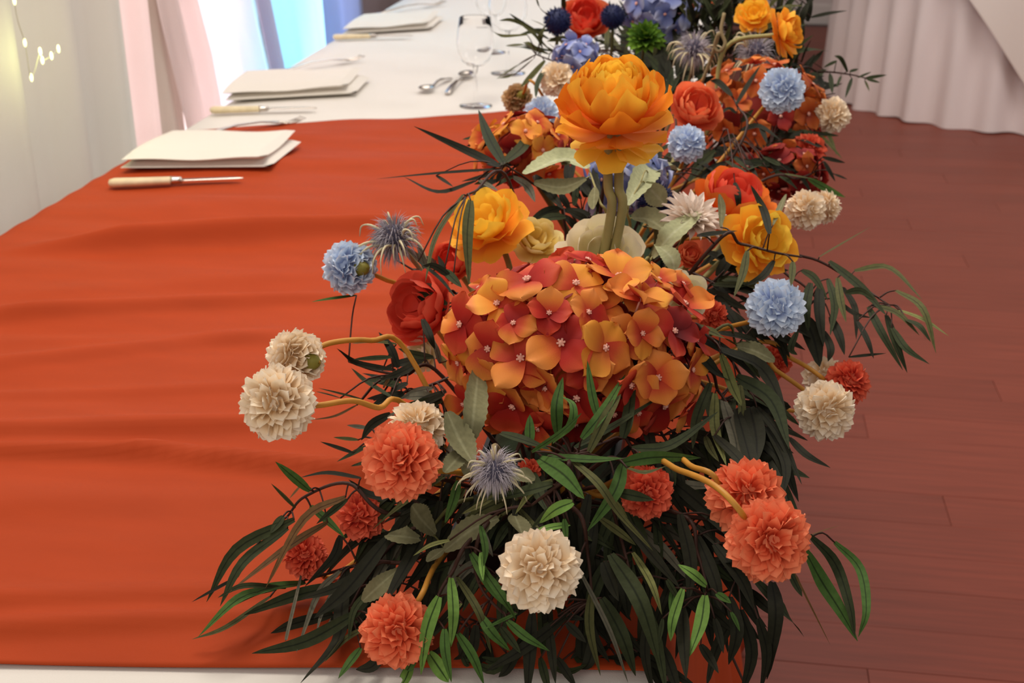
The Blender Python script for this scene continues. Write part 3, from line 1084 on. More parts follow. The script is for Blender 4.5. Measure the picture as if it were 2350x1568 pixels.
def pompon(label, px, py, dpx, zc, mk, ax, n=150, stem='stem_ochre', via=None, group='pompon flowers of the front arrangement', squash=1.0, plen=0.47, seed=0, joined=False):
    rr = random.Random(seed * 7 + int(px))
    c = P(px, py, zc)
    if c.x < XR + 0.02: c.z = max(c.z, TOP + dpx * zc / FPX * 0.5 * 0.86)
    Rr = dpx * zc / FPX / 2
    axis = cam_axis(*ax)
    bs = base_for(c)
    t = thing('pompon_flower', label, 'flower', bs, group)
    F = frame_from(axis, rr.uniform(0, 6))
    T = Matrix.Translation(c - bs) @ F
    rc = Rr * (1 - plen) * 0.96
    obj('core', core_mesh(mk), None, t, mat4=T @ Matrix.Diagonal((rc, rc, rc * squash, 1)))
    ms = mum_meshes(mk)
    ga = PI * (3 - math.sqrt(5))
    J = MB()
    for i in range(n):
        h = 1 - 1.93 * (i + 0.5) / n
        a = i * ga + rr.uniform(-.12, .12)
        st = math.sqrt(max(0, 1 - h * h))
        rad = Vector((st * math.cos(a), st * math.sin(a), h))
        pole = Vector((0, 0, 1))
        xw = pole.cross(rad)
        xw = xw.normalized() if xw.length > 1e-3 else Vector((1, 0, 0))
        yn = rad.cross(xw) * -1          # inner face looks to the pole
        yn = (pole - rad * pole.dot(rad))
        yn = yn.normalized() if yn.length > 1e-3 else Vector((0, 1, 0))
        # petals lean away from the pole
        lean = 0.10 + 0.30 * (1 - h) * 0.5 + rr.uniform(-.2, .2)
        dz = (rad * math.cos(lean) - yn * math.sin(lean)).normalized()
        roll = rr.uniform(-1.0, 1.0)
        xw = (xw * math.cos(roll) + dz.cross(xw) * math.sin(roll)).normalized()
        yv = dz.cross(xw)
        if yv.dot(yn) < 0: yv = -yv; xw = -xw
        L_ = Rr * plen * rr.uniform(0.88, 1.16) * (0.86 if h > 0.8 else 1.0)
        wsc = L_ * (0.85 if h > 0.75 else 1.0) * rr.uniform(0.9, 1.15)
        o_ = rad * rc * 0.97
        o_.z *= squash; dz.z *= squash
        Mx = Matrix(((xw.x * wsc, yv.x * L_, dz.x * L_, o_.x), (xw.y * wsc, yv.y * L_, dz.y * L_, o_.y), (xw.z * wsc, yv.z * L_, dz.z * L_, o_.z), (0, 0, 0, 1)))
        if joined:
            v_, f_, u_ = MUMP[rr.randrange(4)]
            J.add([(T @ Mx) @ Vector(q) for q in v_], f_, u_)
        else:
            obj('petal', ms[rr.randrange(4)], None, t, mat4=T @ Mx)
    if joined:
        setp(obj('petals', J.mesh('petals'), M[mk], t), kind='stuff')
    b = MB()
    b.lathe([(0.0006, -Rr * 1.02 * squash), (Rr * 0.12, -Rr * 1.0 * squash), (Rr * 0.24, -Rr * 0.86 * squash), (Rr * 0.28, -Rr * 0.6 * squash)], 10, M=(Matrix.Translation(c - bs) @ F))
    obj('calyx', b.mesh('calyx'), M['calyx'], t)
    stem_tube(t, c, axis, 0.0021, M[stem], via, Rr * 0.98 * squash, base=bs)
    return t


def V(*a): return [P(*q) for q in a]


OB = 'orange pompon flowers'
CB = 'cream pompon flowers'
BB = 'pale blue pompon flowers'
FAR = 'blurred pompon flowers of the rear arrangement'
POMS = [
    # label, x, y, d, z, material, axis, n, via
    ('large cream pompon on an ochre stem, reaching farthest out over the orange cloth', 638, 925, 180, .90, 'mum_cream', (-.35, .1, .9), 170, V((735, 930, .92), (810, 920, .95), (870, 936, .98), (930, 930, 1.02)), CB),
    ('cream pompon seen from behind with its green calyx, above the other outlying cream one', 680, 822, 136, .97, 'mum_cream', (-.62, .12, -.45), 150, V((722, 806, .975), (765, 786, 1.0), (850, 782, 1.04), (935, 808, 1.08)), CB),
    ('cream pompon half hidden behind an orange pompon and beside the grey sage leaf', 958, 985, 140, .985, 'mum_cream', (-.2, .75, .5), 140, None, CB),
    ('orange pompon in front of a half hidden cream pompon, beside the pale sea holly', 921, 1060, 184, .89, 'mum_orange', (-.05, .15, .95), 180, None, OB),
    ('lowest orange pompon, partly crossed by a bright green leaf over the cloth edge', 912, 1447, 172, .935, 'mum_orange', (.1, .25, .95), 170, V((965, 1370, .94), (985, 1325, .97), (1005, 1290, 1.0), (1060, 1230, 1.06)), OB),
    ('cream pompon low in the middle, facing out beneath the bright green leaf tips', 1238, 1308, 196, .865, 'mum_cream', (.05, .3, .95), 185, None, CB),
    ('orange pompon overlapping another orange pompon by the floor side', 1762, 1240, 196, .855, 'mum_orange', (.15, .05, .95), 190, V((1700, 1175, .845), (1640, 1115, .86), (1560, 1080, .92), (1480, 1060, .98)), OB),
    ('orange pompon with an ochre stem crossing it, behind the overlapping one', 1710, 1142, 182, .93, 'mum_orange', (.2, .45, .8), 170, V((1640, 1095, .92), (1590, 1072, .94), (1520, 1050, 1.0)), OB),
    ('orange pompon among dark leaves crossed by two leaf blades under the hydrangea', 1482, 1130, 128, .97, 'mum_deep', (.1, .1, .95), 150, None, OB),
    ('dim coral pompon lying on the cloth under the drooping leaves', 702, 1278, 104, 1.035, 'mum_deep', (-.3, .5, .75), 120, None, OB),
    ('dim coral pompon tucked under leaves next to the larger orange pompon', 830, 1186, 112, 1.04, 'mum_deep', (-.3, .5, .75), 120, None, OB),
    ('cream pompon hanging out over the floor before an orange one', 1893, 942, 140, 1.13, 'mum_cream', (.1, -.15, .95), 150, V((1850, 900, 1.17), (1780, 850, 1.2), (1700, 800, 1.2)), CB),
    ('orange pompon over the floor squeezed between two cream pompons', 1944, 878, 106, 1.20, 'mum_deep', (.5, .2, .8), 130, V((1880, 862, 1.2), (1820, 825, 1.22), (1720, 790, 1.22)), OB),
    ('small cream pompon over the floor behind the orange and the cream one', 1890, 868, 100, 1.25, 'mum_cream', (.1, .4, .7), 110, None, CB),
    ('pale blue pompon on the floor side below the amber ranunculus', 1780, 708, 138, 1.16, 'mum_blue', (.2, .05, .95), 175, V((1730, 735, 1.18), (1660, 755, 1.2), (1600, 790, 1.2)), BB),
    ('pale blue pompon turned away beside the lilac sea holly above the orange cloth', 803, 615, 126, 1.2, 'mum_blue', (-.5, .05, -.55), 160, V((830, 622, 1.205), (880, 640, 1.22), (950, 690, 1.24)), BB),
    ('pale blue pompon behind the tall amber ranunculus, under the coral peony', 1576, 330, 92, 1.5, 'mum_blue', (0, .3, .9), 120, None, BB),
    ('cream pompon above the amber ranunculus on the floor side, in front of its twin', 1848, 482, 96, 1.42, 'mum_cream', (.3, .1, .9), 120, None, CB),
    ('cream pompon half hidden behind its twin near the floor edge', 1892, 476, 82, 1.48, 'mum_cream', (.6, .2, .3), 100, None, CB),
    ('small orange pompon beside the cream rose near the big hydrangea', 1636, 724, 70, 1.22, 'mum_deep', (.4, .1, .8), 100, None, OB),
    ('small orange pompon under the pale blue one on the floor side', 1776, 832, 82, 1.26, 'mum_deep', (.4, -.2, .8), 100, None, OB),
    ('small coral pompon glimpsed behind the pale sea holly', 1214, 1082, 62, 1.01, 'mum_deep', (0, 0, 1), 80, None, OB),
    ('pale blue pompon in front of the rust hydrangea at the back', 1795, 207, 108, 1.55, 'mum_blue', (.1, .1, .95), 150, None, FAR),
    ('blurred cream pompon at the back hanging before the dark red floor', 1910, 264, 84, 1.75, 'mum_cream', (.1, .1, .9), 120, None, FAR),
    ('blurred orange pompon at the back below the hanging cream one', 1854, 348, 86, 1.7, 'mum_deep', (.2, .1, .9), 120, None, FAR),
    ('blurred tan pompon turned away with a brown calyx, by the end of the orange cloth', 1188, 228, 74, 1.95, 'mum_tan', (-.2, -.1, -.6), 110, None, FAR),
    ('blurred cream pompon peeping out beside the tall amber ranunculus', 1278, 182, 84, 1.85, 'mum_cream', (-.2, .1, .9), 110, None, FAR),
    ('blurred pale blue pompon under the tan and the cream ones', 1243, 262, 84, 1.8, 'mum_blue', (0, .2, .9), 110, None, FAR),
]
for i, (lb, x, y, d, z, mk, ax, n_, via, gp) in enumerate(POMS):
    pompon(lb, x, y, d * 1.04, z, mk, ax, int(n_ * 1.25), via=via, group=gp, seed=i, joined=False)


# ---------------------------------------------------------------- layered flowers (ranunculus, peony, rose)
def shell_petal(Rk, phimax, warc, frill, seed, flare=0.0, notch=0.0):
    """curved petal: base at origin, lies on a bowl of radius Rk around +Z, opening towards +X azimuth"""
    rr = random.Random(seed)
    nu, nv = 9, 9
    vs, fs, us = [], [], []
    p1, p2 = rr.uniform(0, 6), rr.uniform(0, 6)
    for j in range(nv + 1):
        v = j / nv
        for i in range(nu + 1):
            u = -1 + 2 * i / nu
            ve = v * (1 - (0.16 + notch) * u * u * v - 0.10 * (u ** 4) * v)
            phi = phimax * ve + 0.05
            wv = warc * (0.45 + 0.55 * math.sin(PI * min(0.62, 0.15 + 0.55 * v)))
            az = u * wv * (1.0 if phi < 1.5 else 1.0)
            fr = frill * v ** 3 * (math.sin(3.1 * u + p1) + 0.7 * math.sin(6.3 * u + p2) + 0.3 * math.sin(13 * u + p1))
            r = Rk * math.sin(phi) * (1 + fr) + Rk * flare * v ** 2.5
            z = Rk * (1 - math.cos(phi)) * (1 - 0.5 * fr) - Rk * flare * 0.6 * v ** 3
            vs.append((r * math.cos(az), r * math.sin(az), z)); us.append((i / nu, v))
    for j in range(nv):
        for i in range(nu):
            q = j * (nu + 1) + i
            fs.append((q, q + 1, q + nu + 2, q + nu + 1))
    return vs, fs, us


SHC = {}


def shell(key, mk):
    k = key + (mk,)
    if k not in SHC:
        me = mesh('petal', *shell_petal(*key)); me.materials.append(M[mk]); SHC[k] = me
    return SHC[k]


# per layer: count, bowl radius, opening angle, half width (rad), frill, base lift, outward tilt, flare, material slot
RAN = [(8, .62, 1.25, .50, .06, -.16, .95, .10, 2), (8, .70, 1.35, .52, .06, -.08, .55, .10, 0), (9, .68, 1.60, .50, .07, .0, .26, .06, 1), (9, .62, 1.80, .50, .08, .05, .10, .03, 0),
       (8, .55, 1.95, .54, .09, .13, .03, .0, 0), (8, .46, 2.0, .58, .10, .24, .0, .0, 0), (7, .36, 1.95, .64, .12, .40, .0, .0, 2), (6, .26, 1.95, .72, .12, .54, .0, .0, 2), (5, .17, 2.0, .82, .12, .68, .0, .0, 2)]
OPEN = [(6, .95, .95, .62, .05, .0, .42, .10, 0), (6, .80, 1.25, .62, .07, .02, .18, .05, 0), (5, .62, 1.6, .68, .08, .06, .05, .0, 1), (5, .45, 1.8, .7, .08, .12, .0, .0, 1), (4, .28, 2.0, .8, .06, .22, .0, .0, 1)]
PEO = [(6, .72, 1.5, .70, .05, .0, .22, .05, 0), (6, .64, 1.8, .68, .06, .04, .08, .0, 0), (5, .56, 2.0, .72, .06, .10, .0, .0, 1), (5, .44, 2.1, .75, .06, .2, .0, .0, 1), (4, .30, 2.2, .8, .05, .34, .0, .0, 1)]
ROS = [(5, .80, 1.25, .72, .05, .0, .3, .12, 0), (5, .66, 1.6, .72, .06, .03, .1, .0, 0), (4, .5, 1.9, .8, .05, .1, .0, .0, 0), (3, .32, 2.1, .95, .05, .2, .0, .0, 0)]


def layered(name, label, px, py, dpx, zc, ax, spec, mats, group, stem='stem_green', via=None, scale_z=1.0, seed=0, cat='flower', stemr=0.003, stems=1, roll=None):
    rr = random.Random(100 + seed)
    c = P(px, py, zc)
    Rr = dpx * zc / FPX / 2
    axis = cam_axis(*ax)
    bs = base_for(c)
    t = thing(name, label, cat, bs, group)
    F = frame_from(axis, rr.uniform(0, 6) if roll is None else roll)
    for li, (cnt, Rk, ph, wa, fr, lift, tilt, flare, ms) in enumerate(spec):
        a0 = rr.uniform(0, 6)
        for k in range(cnt):
            a = a0 + 2 * PI * k / cnt + rr.uniform(-.12, .12)
            me = shell((round(Rk, 3), ph, wa, fr, (seed * 13 + li * 3 + k % 3), flare), mats[ms])
            s = Rr * rr.uniform(.95, 1.06)
            Mx = (Matrix.Translation(c - bs) @ F @ Matrix.Translation((0, 0, Rr * (lift - 0.45))) @ Matrix.Rotation(a, 4, 'Z') @
                  Matrix.Rotation(tilt + rr.uniform(-.06, .06), 4, 'Y') @ Matrix.Diagonal((s, s, s * scale_z, 1)))
            obj('petal', me, None, t, mat4=Mx)
    b = MB(); b.lathe([(0.0005, -Rr * 0.5), (Rr * .14, -Rr * .48), (Rr * .2, -Rr * .4), (Rr * .05, -Rr * .36)], 10, M=Matrix.Translation(c - bs) @ F)
    obj('calyx', b.mesh('calyx'), M['calyx'], t)
    for k in range(stems):
        off = RT * (0.0095 * (k - (stems - 1) / 2))
        v2 = [q + off for q in via] if via else None
        stem_tube(t, c, axis, stemr, M[stem], v2, Rr * 0.46, base=bs + off * 0.8)
    return t


G1, G2 = 'ranunculus blooms', 'coral peonies'
layered('ranunculus', 'tallest ruffled amber ranunculus with a yellow centre, on a thick pale stem', 1410, 226, 290, 1.15, (-.06, .80, .60), RAN, ('ran', 'ran_low', 'ran_in'), G1,
        via=V((1408, 345, 1.168), (1408, 430, 1.18), (1410, 520, 1.19)), seed=1, stemr=.0042, stems=2, scale_z=1.12)
layered('ranunculus', 'half open amber ranunculus between the lilac sea holly and the hydrangea', 1112, 500, 205, 1.22, (-.35, .62, .70), OPEN, ('ran', 'ran_in'), G1, seed=2, scale_z=1.1)
layered('ranunculus', 'amber ranunculus on the floor side just above the pale blue pompon', 1757, 552, 190, 1.25, (.35, .12, .92), OPEN, ('ran', 'ran_in'), G1, seed=3)
layered('ranunculus', 'blurred amber ranunculus at the back turned to the white round table', 1818, 70, 128, 1.7, (.85, .15, .45), OPEN, ('ran', 'ran'), G1, seed=4)
layered('ranunculus', 'blurred small amber bloom at the back behind dark sprigs', 1730, 28, 92, 1.85, (-.2, .3, .9), OPEN, ('ran', 'ran_in'), G1, seed=5)
layered('poppy', 'large orange poppy with scarlet inner petals behind the floor side ranunculus', 1684, 452, 215, 1.38, (.15, .75, .62), PEO, ('poppy', 'poppy_red'), 'poppies', seed=6)
layered('peony', 'coral peony right behind the tall amber ranunculus', 1598, 246, 146, 1.56, (.1, .35, .9), PEO, ('peony', 'peony'), G2, seed=7)
layered('poppy', 'scarlet poppy drooping over the orange cloth beside the hydrangea', 962, 705, 205, 1.20, (-.5, .2, .8), PEO, ('poppy_red', 'poppy_red'), 'poppies', seed=8)
layered('poppy', 'coral poppy under the half open amber ranunculus', 1035, 600, 130, 1.27, (-.3, .4, .8), PEO, ('peony', 'poppy_red'), 'poppies', seed=9)
layered('peony', 'blurred coral peony at the back between two navy globe thistles', 1343, 40, 135, 2.05, (0, .3, .9), PEO, ('peony', 'poppy_red'), G2, seed=10)
layered('rose', 'pale yellow rose behind the half open ranunculus', 1232, 545, 140, 1.25, (.1, .55, .8), ROS, ('rose_pale', 'rose_pale'), 'cream roses', seed=11)
layered('rose', 'cream rose rising behind the top of the big hydrangea', 1380, 578, 225, 1.20, (.05, .45, .88), ROS, ('rose_cream', 'rose_cream'), 'cream roses', seed=12)
layered('rose', 'cream rose on the floor side of the big hydrangea', 1578, 672, 130, 1.17, (.4, .3, .85), ROS, ('rose_cream', 'rose_cream'), 'cream roses', seed=13)
layered('rose', 'small cream rose in shade under the scarlet poppy', 962, 815, 95, 1.2, (-.5, .1, .8), ROS, ('rose_cream', 'rose_cream'), 'cream roses', seed=14)
layered('peony', 'small coral peony bud between the sage leaves behind the hydrangea', 1585, 585, 74, 1.25, (.1, .4, .9), PEO, ('peony', 'peony'), G2, seed=15)
layered('peony', 'small blurred coral bloom at the back above the grey sea holly', 1612, 12, 60, 2.1, (.1, .3, .9), PEO, ('peony', 'peony'), G2, seed=16)


# ---------------------------------------------------------------- hydrangeas
def hyd_petal(seed):
    rr = random.Random(seed)
    nu, nv = 8, 9
    vs, fs, us = [], [], []
    a, b_ = rr.uniform(0, 6), rr.uniform(0, 6)
    curl = rr.uniform(-.5, .9)
    side = rr.uniform(-.25, .45)
    for j in range(nv + 1):
        v = math.sin(PI / 2 * j / nv) * 0.94 + 0.06 * j / nv
        for i in range(nu + 1):
            u = -1 + 2 * i / nu
            wv = 0.50 * (0.22 + 0.78 * math.sin(PI * min(1, 0.04 + 0.60 * v))) * math.sqrt(max(0.0, 1 - max(0.0, (v - .45) / .55) ** 2.6))
            x = v - 0.10 * u * u * v * (v < .999)
            ruf = 0.05 * v * v * math.sin(2.4 * u + a) + 0.022 * v * v * math.sin(6 * u + b_)
            z = 0.34 * v - 0.26 * v * v + ruf + side * u * u * v * 0.45 - curl * 0.35 * max(0, v - .6) ** 1.6 - 0.06 * math.exp(-(u * 5) ** 2) * v
            vs.append((x, u * wv, z)); us.append((i / nu, v))
    for j in range(nv):
        for i in range(nu):
            q = j * (nu + 1) + i
            fs.append((q, q + nu + 1, q + nu + 2, q + 1))
    return vs, fs, us


HYP = [hyd_petal(s) for s in range(8)]
HYC = {}


def hyd_mesh(mk, i):
    if (mk, i) not in HYC:
        me = mesh('petal', *HYP[i]); me.materials.append(M[mk]); HYC[(mk, i)] = me
    return HYC[(mk, i)]


sb = MB()
for k in range(6):
    a = k * PI / 3
    sb.tube([(0.02 * math.cos(a), 0.02 * math.sin(a), 0.02), (0.10 * math.cos(a), 0.10 * math.sin(a), 0.12)], 0.022, 0.030, n=5)
sb.lathe([(0.001, 0.16), (0.07, 0.12), (0.08, 0.06), (0.001, 0.0)], 8)
sb.tube([(0, 0, 0.02), (0, 0, -0.5)], 0.03, n=5)
STAMEN = sb.mesh('floret'); STAMEN.materials.append(M['stamen'])


def floret(t, pos, nrm, size, mk, rr, mk2=None):
    """four-petalled floret; pos relative to the flower's base"""
    nrm = (nrm + Vector((rr.uniform(-.32, .32), rr.uniform(-.32, .32), rr.uniform(-.32, .32)))).normalized()
    F = Matrix.Translation(pos) @ frame_from(nrm, rr.uniform(0, 6)) @ Matrix.Scale(size / 2, 4)
    fo = obj('floret', STAMEN, None, t, mat4=F)
    for k in range(4):
        m_ = mk2 if (mk2 and rr.random() < .3) else mk
        Mx = Matrix.Rotation(k * PI / 2 + rr.uniform(-.15, .15), 4, 'Z') @ Matrix.Rotation(rr.uniform(-.5, .35), 4, 'Y') @ Matrix.Rotation(rr.uniform(-.35, .35), 4, 'X') @ Matrix.Diagonal((rr.uniform(.9, 1.1), rr.uniform(.95, 1.25), 1, 1))
        obj('petal', hyd_mesh(m_, rr.randrange(8)), None, fo, mat4=Mx)


def hydrangea(label, px, py, wpx, hpx, zc, cols, n, fsize, ax, group, seed, explicit=None, depth=None, fill=True):
    rr = random.Random(seed)
    c = P(px, py, zc)
    rx, ry = wpx * zc / FPX / 2, hpx * zc / FPX / 2
    rz = depth or min(rx, ry)
    bs = base_for(c)
    t = thing('hydrangea', label, 'flower', bs, group)
    axis = cam_axis(*ax)
    done = []
    for e in explicit or []:
        x, y, s, mk = e
        dx, dy = (x - px) / (wpx / 2), -(y - py) / (hpx / 2)
        q = max(0.03, 1 - dx * dx - dy * dy)
        dz = math.sqrt(q)
        nr = (RT * dx / rx + UP * dy / ry - FW * dz / rz).normalized()
        nr = (nr + (-FW) * 0.25 + UP * 0.12).normalized()
        p = c + (RT * dx * rx * .97 + UP * dy * ry * .97 - FW * dz * rz) * rr.uniform(.93, 1.03)
        floret(t, p - bs, nr, s * (p - CAM).dot(FW) / FPX, mk, rr, {'hyd_orange': rr.choice(('hyd_gold', 'hyd_red', 'hyd_red')), 'hyd_gold': 'hyd_orange', 'hyd_red': 'hyd_orange', 'hyd_maroon': 'hyd_red'}[mk])
        done.append(p)
    ga = PI * (3 - math.sqrt(5))
    F3 = frame_from(axis, 0).to_3x3()
    for i in range(n):
        h = 1 - 1.75 * (i + .5) / n
        a = i * ga
        st = math.sqrt(max(0, 1 - h * h))
        d = F3 @ Vector((st * math.cos(a), st * math.sin(a), h))
        e = Vector((d.dot(RT), d.dot(UP), -d.dot(FW)))
        k = (0.82 if explicit else 1.0) * rr.uniform(.93, 1.03)
        p = c + RT * e.x * rx * k + UP * e.y * ry * k - FW * e.z * rz * k
        if p.x < XR and p.z < TOP + 0.035: continue
        mk = rr.choice(cols)
        floret(t, p - bs, d, fsize * rr.uniform(.85, 1.1), mk, rr)
    Mc = Matrix.Translation(c - bs) @ Matrix(((RT.x, UP.x, -FW.x, 0), (RT.y, UP.y, -FW.y, 0), (RT.z, UP.z, -FW.z, 0), (0, 0, 0, 1))) @ Matrix.Diagonal((rx * .6, ry * .6, rz * .6, 1))
    obj('flower_core', core_mesh('hyd_maroon' if 'hyd_blue' not in cols else 'hyd_blue'), None, t, mat4=Mc)
    stem_tube(t, c, Vector((0, 0, 1)), .004, M['stem_olive'], [c.lerp(bs, .6)], min(rx, ry) * .4, base=bs)
    return t


o_, g_, r_, m_ = 'hyd_orange', 'hyd_gold', 'hyd_red', 'hyd_maroon'
EXP = [(1205, 648, 185, o_), (1312, 652, 165, o_), (1132, 698, 150, g_), (1418, 632, 175, g_), (1452, 690, 165, o_), (1277, 788, 190, o_), (1370, 797, 165, g_),
       (1188, 822, 185, o_), (1105, 800, 150, o_), (1055, 745, 150, r_), (1030, 835, 120, o_), (1100, 868, 140, g_), (1240, 888, 150, o_), (1315, 912, 165, m_),
       (1165, 935, 160, o_), (1232, 972, 140, r_), (1432, 880, 150, r_), (1495, 865, 150, r_), (1530, 762, 140, m_), (1562, 700, 150, r_), (1520, 930, 160, o_),
       (1590, 850, 115, o_), (1585, 940, 130, o_), (1508, 978, 150, m_), (1345, 585, 140, o_), (1425, 592, 110, g_), (1560, 655, 105, r_), (1462, 765, 120, o_),
       (1335, 722, 130, o_), (1400, 950, 125, m_), (1065, 925, 110, o_), (1600, 780, 100, r_), (1340, 850, 120, r_), (1130, 985, 110, o_), (1450, 940, 120, r_), (1250, 720, 120, o_),
       (1175, 745, 120, o_), (1020, 790, 90, r_), (1085, 655, 90, o_), (1510, 640, 95, g_)]
hydrangea('big flame coloured hydrangea, gold to dark red, in the middle of the front arrangement', 1315, 795, 600, 450, 1.10, (o_, r_, m_, r_, m_, o_), 60, .05, (0, .45, .9), 'hydrangeas', 5, EXP, depth=.095)
hydrangea('orange and maroon hydrangea peeping out above the half open ranunculus', 1200, 340, 210, 150, 1.5, (g_, o_, m_, 'hyd_rust', o_), 26, .042, (-.2, .4, .9), 'hydrangeas', 6)
hydrangea('blurred rust hydrangea behind the pale blue pompon at the back', 1738, 275, 300, 270, 1.8, ('hyd_rust', 'hyd_rust', 'hyd_maroon', o_), 46, .046, (.1, .3, .9), 'hydrangeas', 7)
hydrangea('blurred maroon hydrangea in shade under the rust one at the floor side', 1790, 400, 190, 110, 1.65, (m_, 'hyd_rust', m_), 22, .042, (.3, .2, .9), 'hydrangeas', 8)
hydrangea('blue hydrangea seen behind the thick pale stem of the tall ranunculus', 1440, 425, 170, 130, 1.42, ('hyd_blue',), 26, .044, (0, .3, .9), 'hydrangeas', 9)
hydrangea('blurred lilac blue hydrangea at the back edge of the picture behind the tall ranunculus', 1515, 20, 150, 130, 2.05, ('hyd_blue',), 22, .05, (0, .2, .95), 'hydrangeas', 10)
hydrangea('blurred small pale blue hydrangea beside the head of the tall ranunculus', 1322, 140, 90, 90, 1.9, ('hyd_blue',), 14, .04, (-.2, .3, .9), 'hydrangeas', 11)


# ---------------------------------------------------------------- thistles
def spikes(J, c, F, r0, r1, n, wd, rr, hmin=-.75, droop=0.0):
    ga = PI * (3 - math.sqrt(5))
    for i in range(n):
        h = 1 - (1 - hmin) * (i + .5) / n
        a = i * ga
        st = math.sqrt(max(0, 1 - h * h))
        d = F @ Vector((st * math.cos(a), st * math.sin(a), h))
        d = (d + Vector((rr.uniform(-.25, .25), rr.uniform(-.25, .25), rr.uniform(-.25, .25))) * .6).normalized()
        L_ = (r1 - r0) * rr.uniform(.6, 1.1)
        p0 = c + d * r0 * .9
        p1 = p0 + d * L_ * .55
        p2 = p0 + (d + Vector((0, 0, -droop * rr.uniform(.2, 1)))).normalized() * L_
        s = d.orthogonal().normalized()
        s2 = d.cross(s)
        b = len(J.v)
        J.v += [p0 + s * wd, p0 - s * .5 * wd + s2 * .86 * wd, p0 - s * .5 * wd - s2 * .86 * wd, p1 + s * wd * .6, p1 - s * .3 * wd + s2 * .5 * wd, p1 - s * .3 * wd - s2 * .5 * wd, p2]
        J.u += [(0, 0)] * 7
        for k in range(3):
            k2 = (k + 1) % 3
            J.f += [(b + k, b + k2, b + 3 + k2, b + 3 + k), (b + 3 + k, b + 3 + k2, b + 6)]


def sea_holly(label, px, py, dpx, zc, ax, seed, nsp=260):
    rr = random.Random(seed)
    c = P(px, py, zc); Rr = dpx * zc / FPX / 2
    axis = cam_axis(*ax); bs = base_for(c)
    t = thing('sea_holly', label, 'flower', bs, 'dried sea hollies')
    F = frame_from(axis, rr.uniform(0, 6))
    obj('core', core_mesh('holly_core'), None, t, mat4=Matrix.Translation(c - bs) @ F @ Matrix.Diagonal((Rr * .42, Rr * .42, Rr * .5, 1)))
    J = MB(); spikes(J, c - bs, F.to_3x3(), Rr * .42, Rr * 1.02, int(nsp * 1.7), Rr * .018, rr, droop=.7)
    setp(obj('spikes', J.mesh('spikes', False), M['holly'], t), kind='stuff')
    for k in range(24):
        a = 2 * PI * k / 24 + rr.uniform(-.15, .15)
        d = F.to_3x3() @ Vector((math.cos(a), math.sin(a), rr.uniform(-.2, .9)))
        L_ = Rr * rr.uniform(.6, 1.15)
        base = c - axis * Rr * .3 + d * Rr * .2
        pts = [base, base + d * L_ * .45 + axis * L_ * .2, base + d * L_ * .85 + axis * L_ * .12 - Vector((0, 0, L_ * .18)), base + d * L_ - Vector((0, 0, L_ * .5))]
        b = MB()
        cm = catmull(pts, 4)
        b.tube([q - bs for q in cm], Rr * .06, Rr * .012, n=4)
        obj('bract', b.mesh('bract'), M['bract'], t)
    stem_tube(t, c, axis, .0022, M['twine'], None, Rr * .4, base=bs)


sea_holly('lilac grey dried sea holly reaching over the orange cloth beside the pale blue pompon', 905, 548, 150, 1.2, (-.4, .5, .7), 1, 300)
sea_holly('pale grey sea holly with curved cream bracts under the hydrangea, between sage leaves', 1135, 1082, 140, .92, (0, -.25, .9), 2, 300)
sea_holly('blurred grey sea holly at the back beside the coral peony', 1592, 115, 110, 1.85, (0, .5, .8), 3, 200)
sea_holly('blurred brownish sea holly at the back under the amber ranunculus', 1735, 122, 120, 1.85, (.2, .4, .8), 4, 200)


def globe(label, px, py, dpx, zc, seed):
    rr = random.Random(seed)
    c = P(px, py, zc); Rr = dpx * zc / FPX / 2
    bs = base_for(c)
    t = thing('globe_thistle', label, 'flower', bs, 'navy globe thistles')
    obj('core', core_mesh('navy'), None, t, mat4=Matrix.Translation(c - bs) @ Matrix.Scale(Rr * .78, 4))
    J = MB(); spikes(J, c - bs, frame_from(cam_axis(0, .5, .8)).to_3x3(), Rr * .75, Rr * 1.05, 420, Rr * .045, rr, hmin=-1)
    setp(obj('spikes', J.mesh('spikes', False), M['navy'], t), kind='stuff')
    stem_tube(t, c, Vector((0, 0, 1)), .0025, M['stem_olive'], None, Rr * .8, base=bs)


globe('navy globe thistle nearest the wine glasses, left of the coral peony at the back', 1280, 49, 74, 1.95, 1)
globe('navy globe thistle at the back between the coral peony and the lilac hydrangea', 1407, 38, 68, 2.0, 2)
globe('navy globe thistle in the shade under the sage leaf, behind the white ray flower', 1505, 462, 100, 1.36, 3)


# white ray flower and a mossy green bloom
def ray_flower(name, label, px, py, dpx, zc, ax, mk, rows, group, seed, wide=.13):
    rr = random.Random(seed)
    c = P(px, py, zc); Rr = dpx * zc / FPX / 2
    axis = cam_axis(*ax); bs = base_for(c)
    t = thing(name, label, 'flower', bs, group)
    F = frame_from(axis, 0)
    pm = [mesh('petal', *mum_petal(s + 40, wide, .6)) for s in range(3)]
    for me in pm: me.materials.append(M[mk])
    for cnt, el, ln in rows:
        for k in range(cnt):
            a = 2 * PI * k / cnt + rr.uniform(-.1, .1)
            Mx = Matrix.Translation(c - bs) @ F @ Matrix.Rotation(a, 4, 'Z') @ Matrix.Rotation(PI / 2 - el + rr.uniform(-.1, .1), 4, 'X') @ Matrix.Scale(Rr * ln * rr.uniform(.9, 1.08), 4)
            obj('petal', pm[rr.randrange(3)], None, t, mat4=Mx)
    obj('disc', core_mesh('calyx'), None, t, mat4=Matrix.Translation(c - bs) @ F @ Matrix.Diagonal((Rr * .15, Rr * .15, Rr * .1, 1)))
    stem_tube(t, c, axis, .002, M['stem_olive'], None, .004, base=bs)


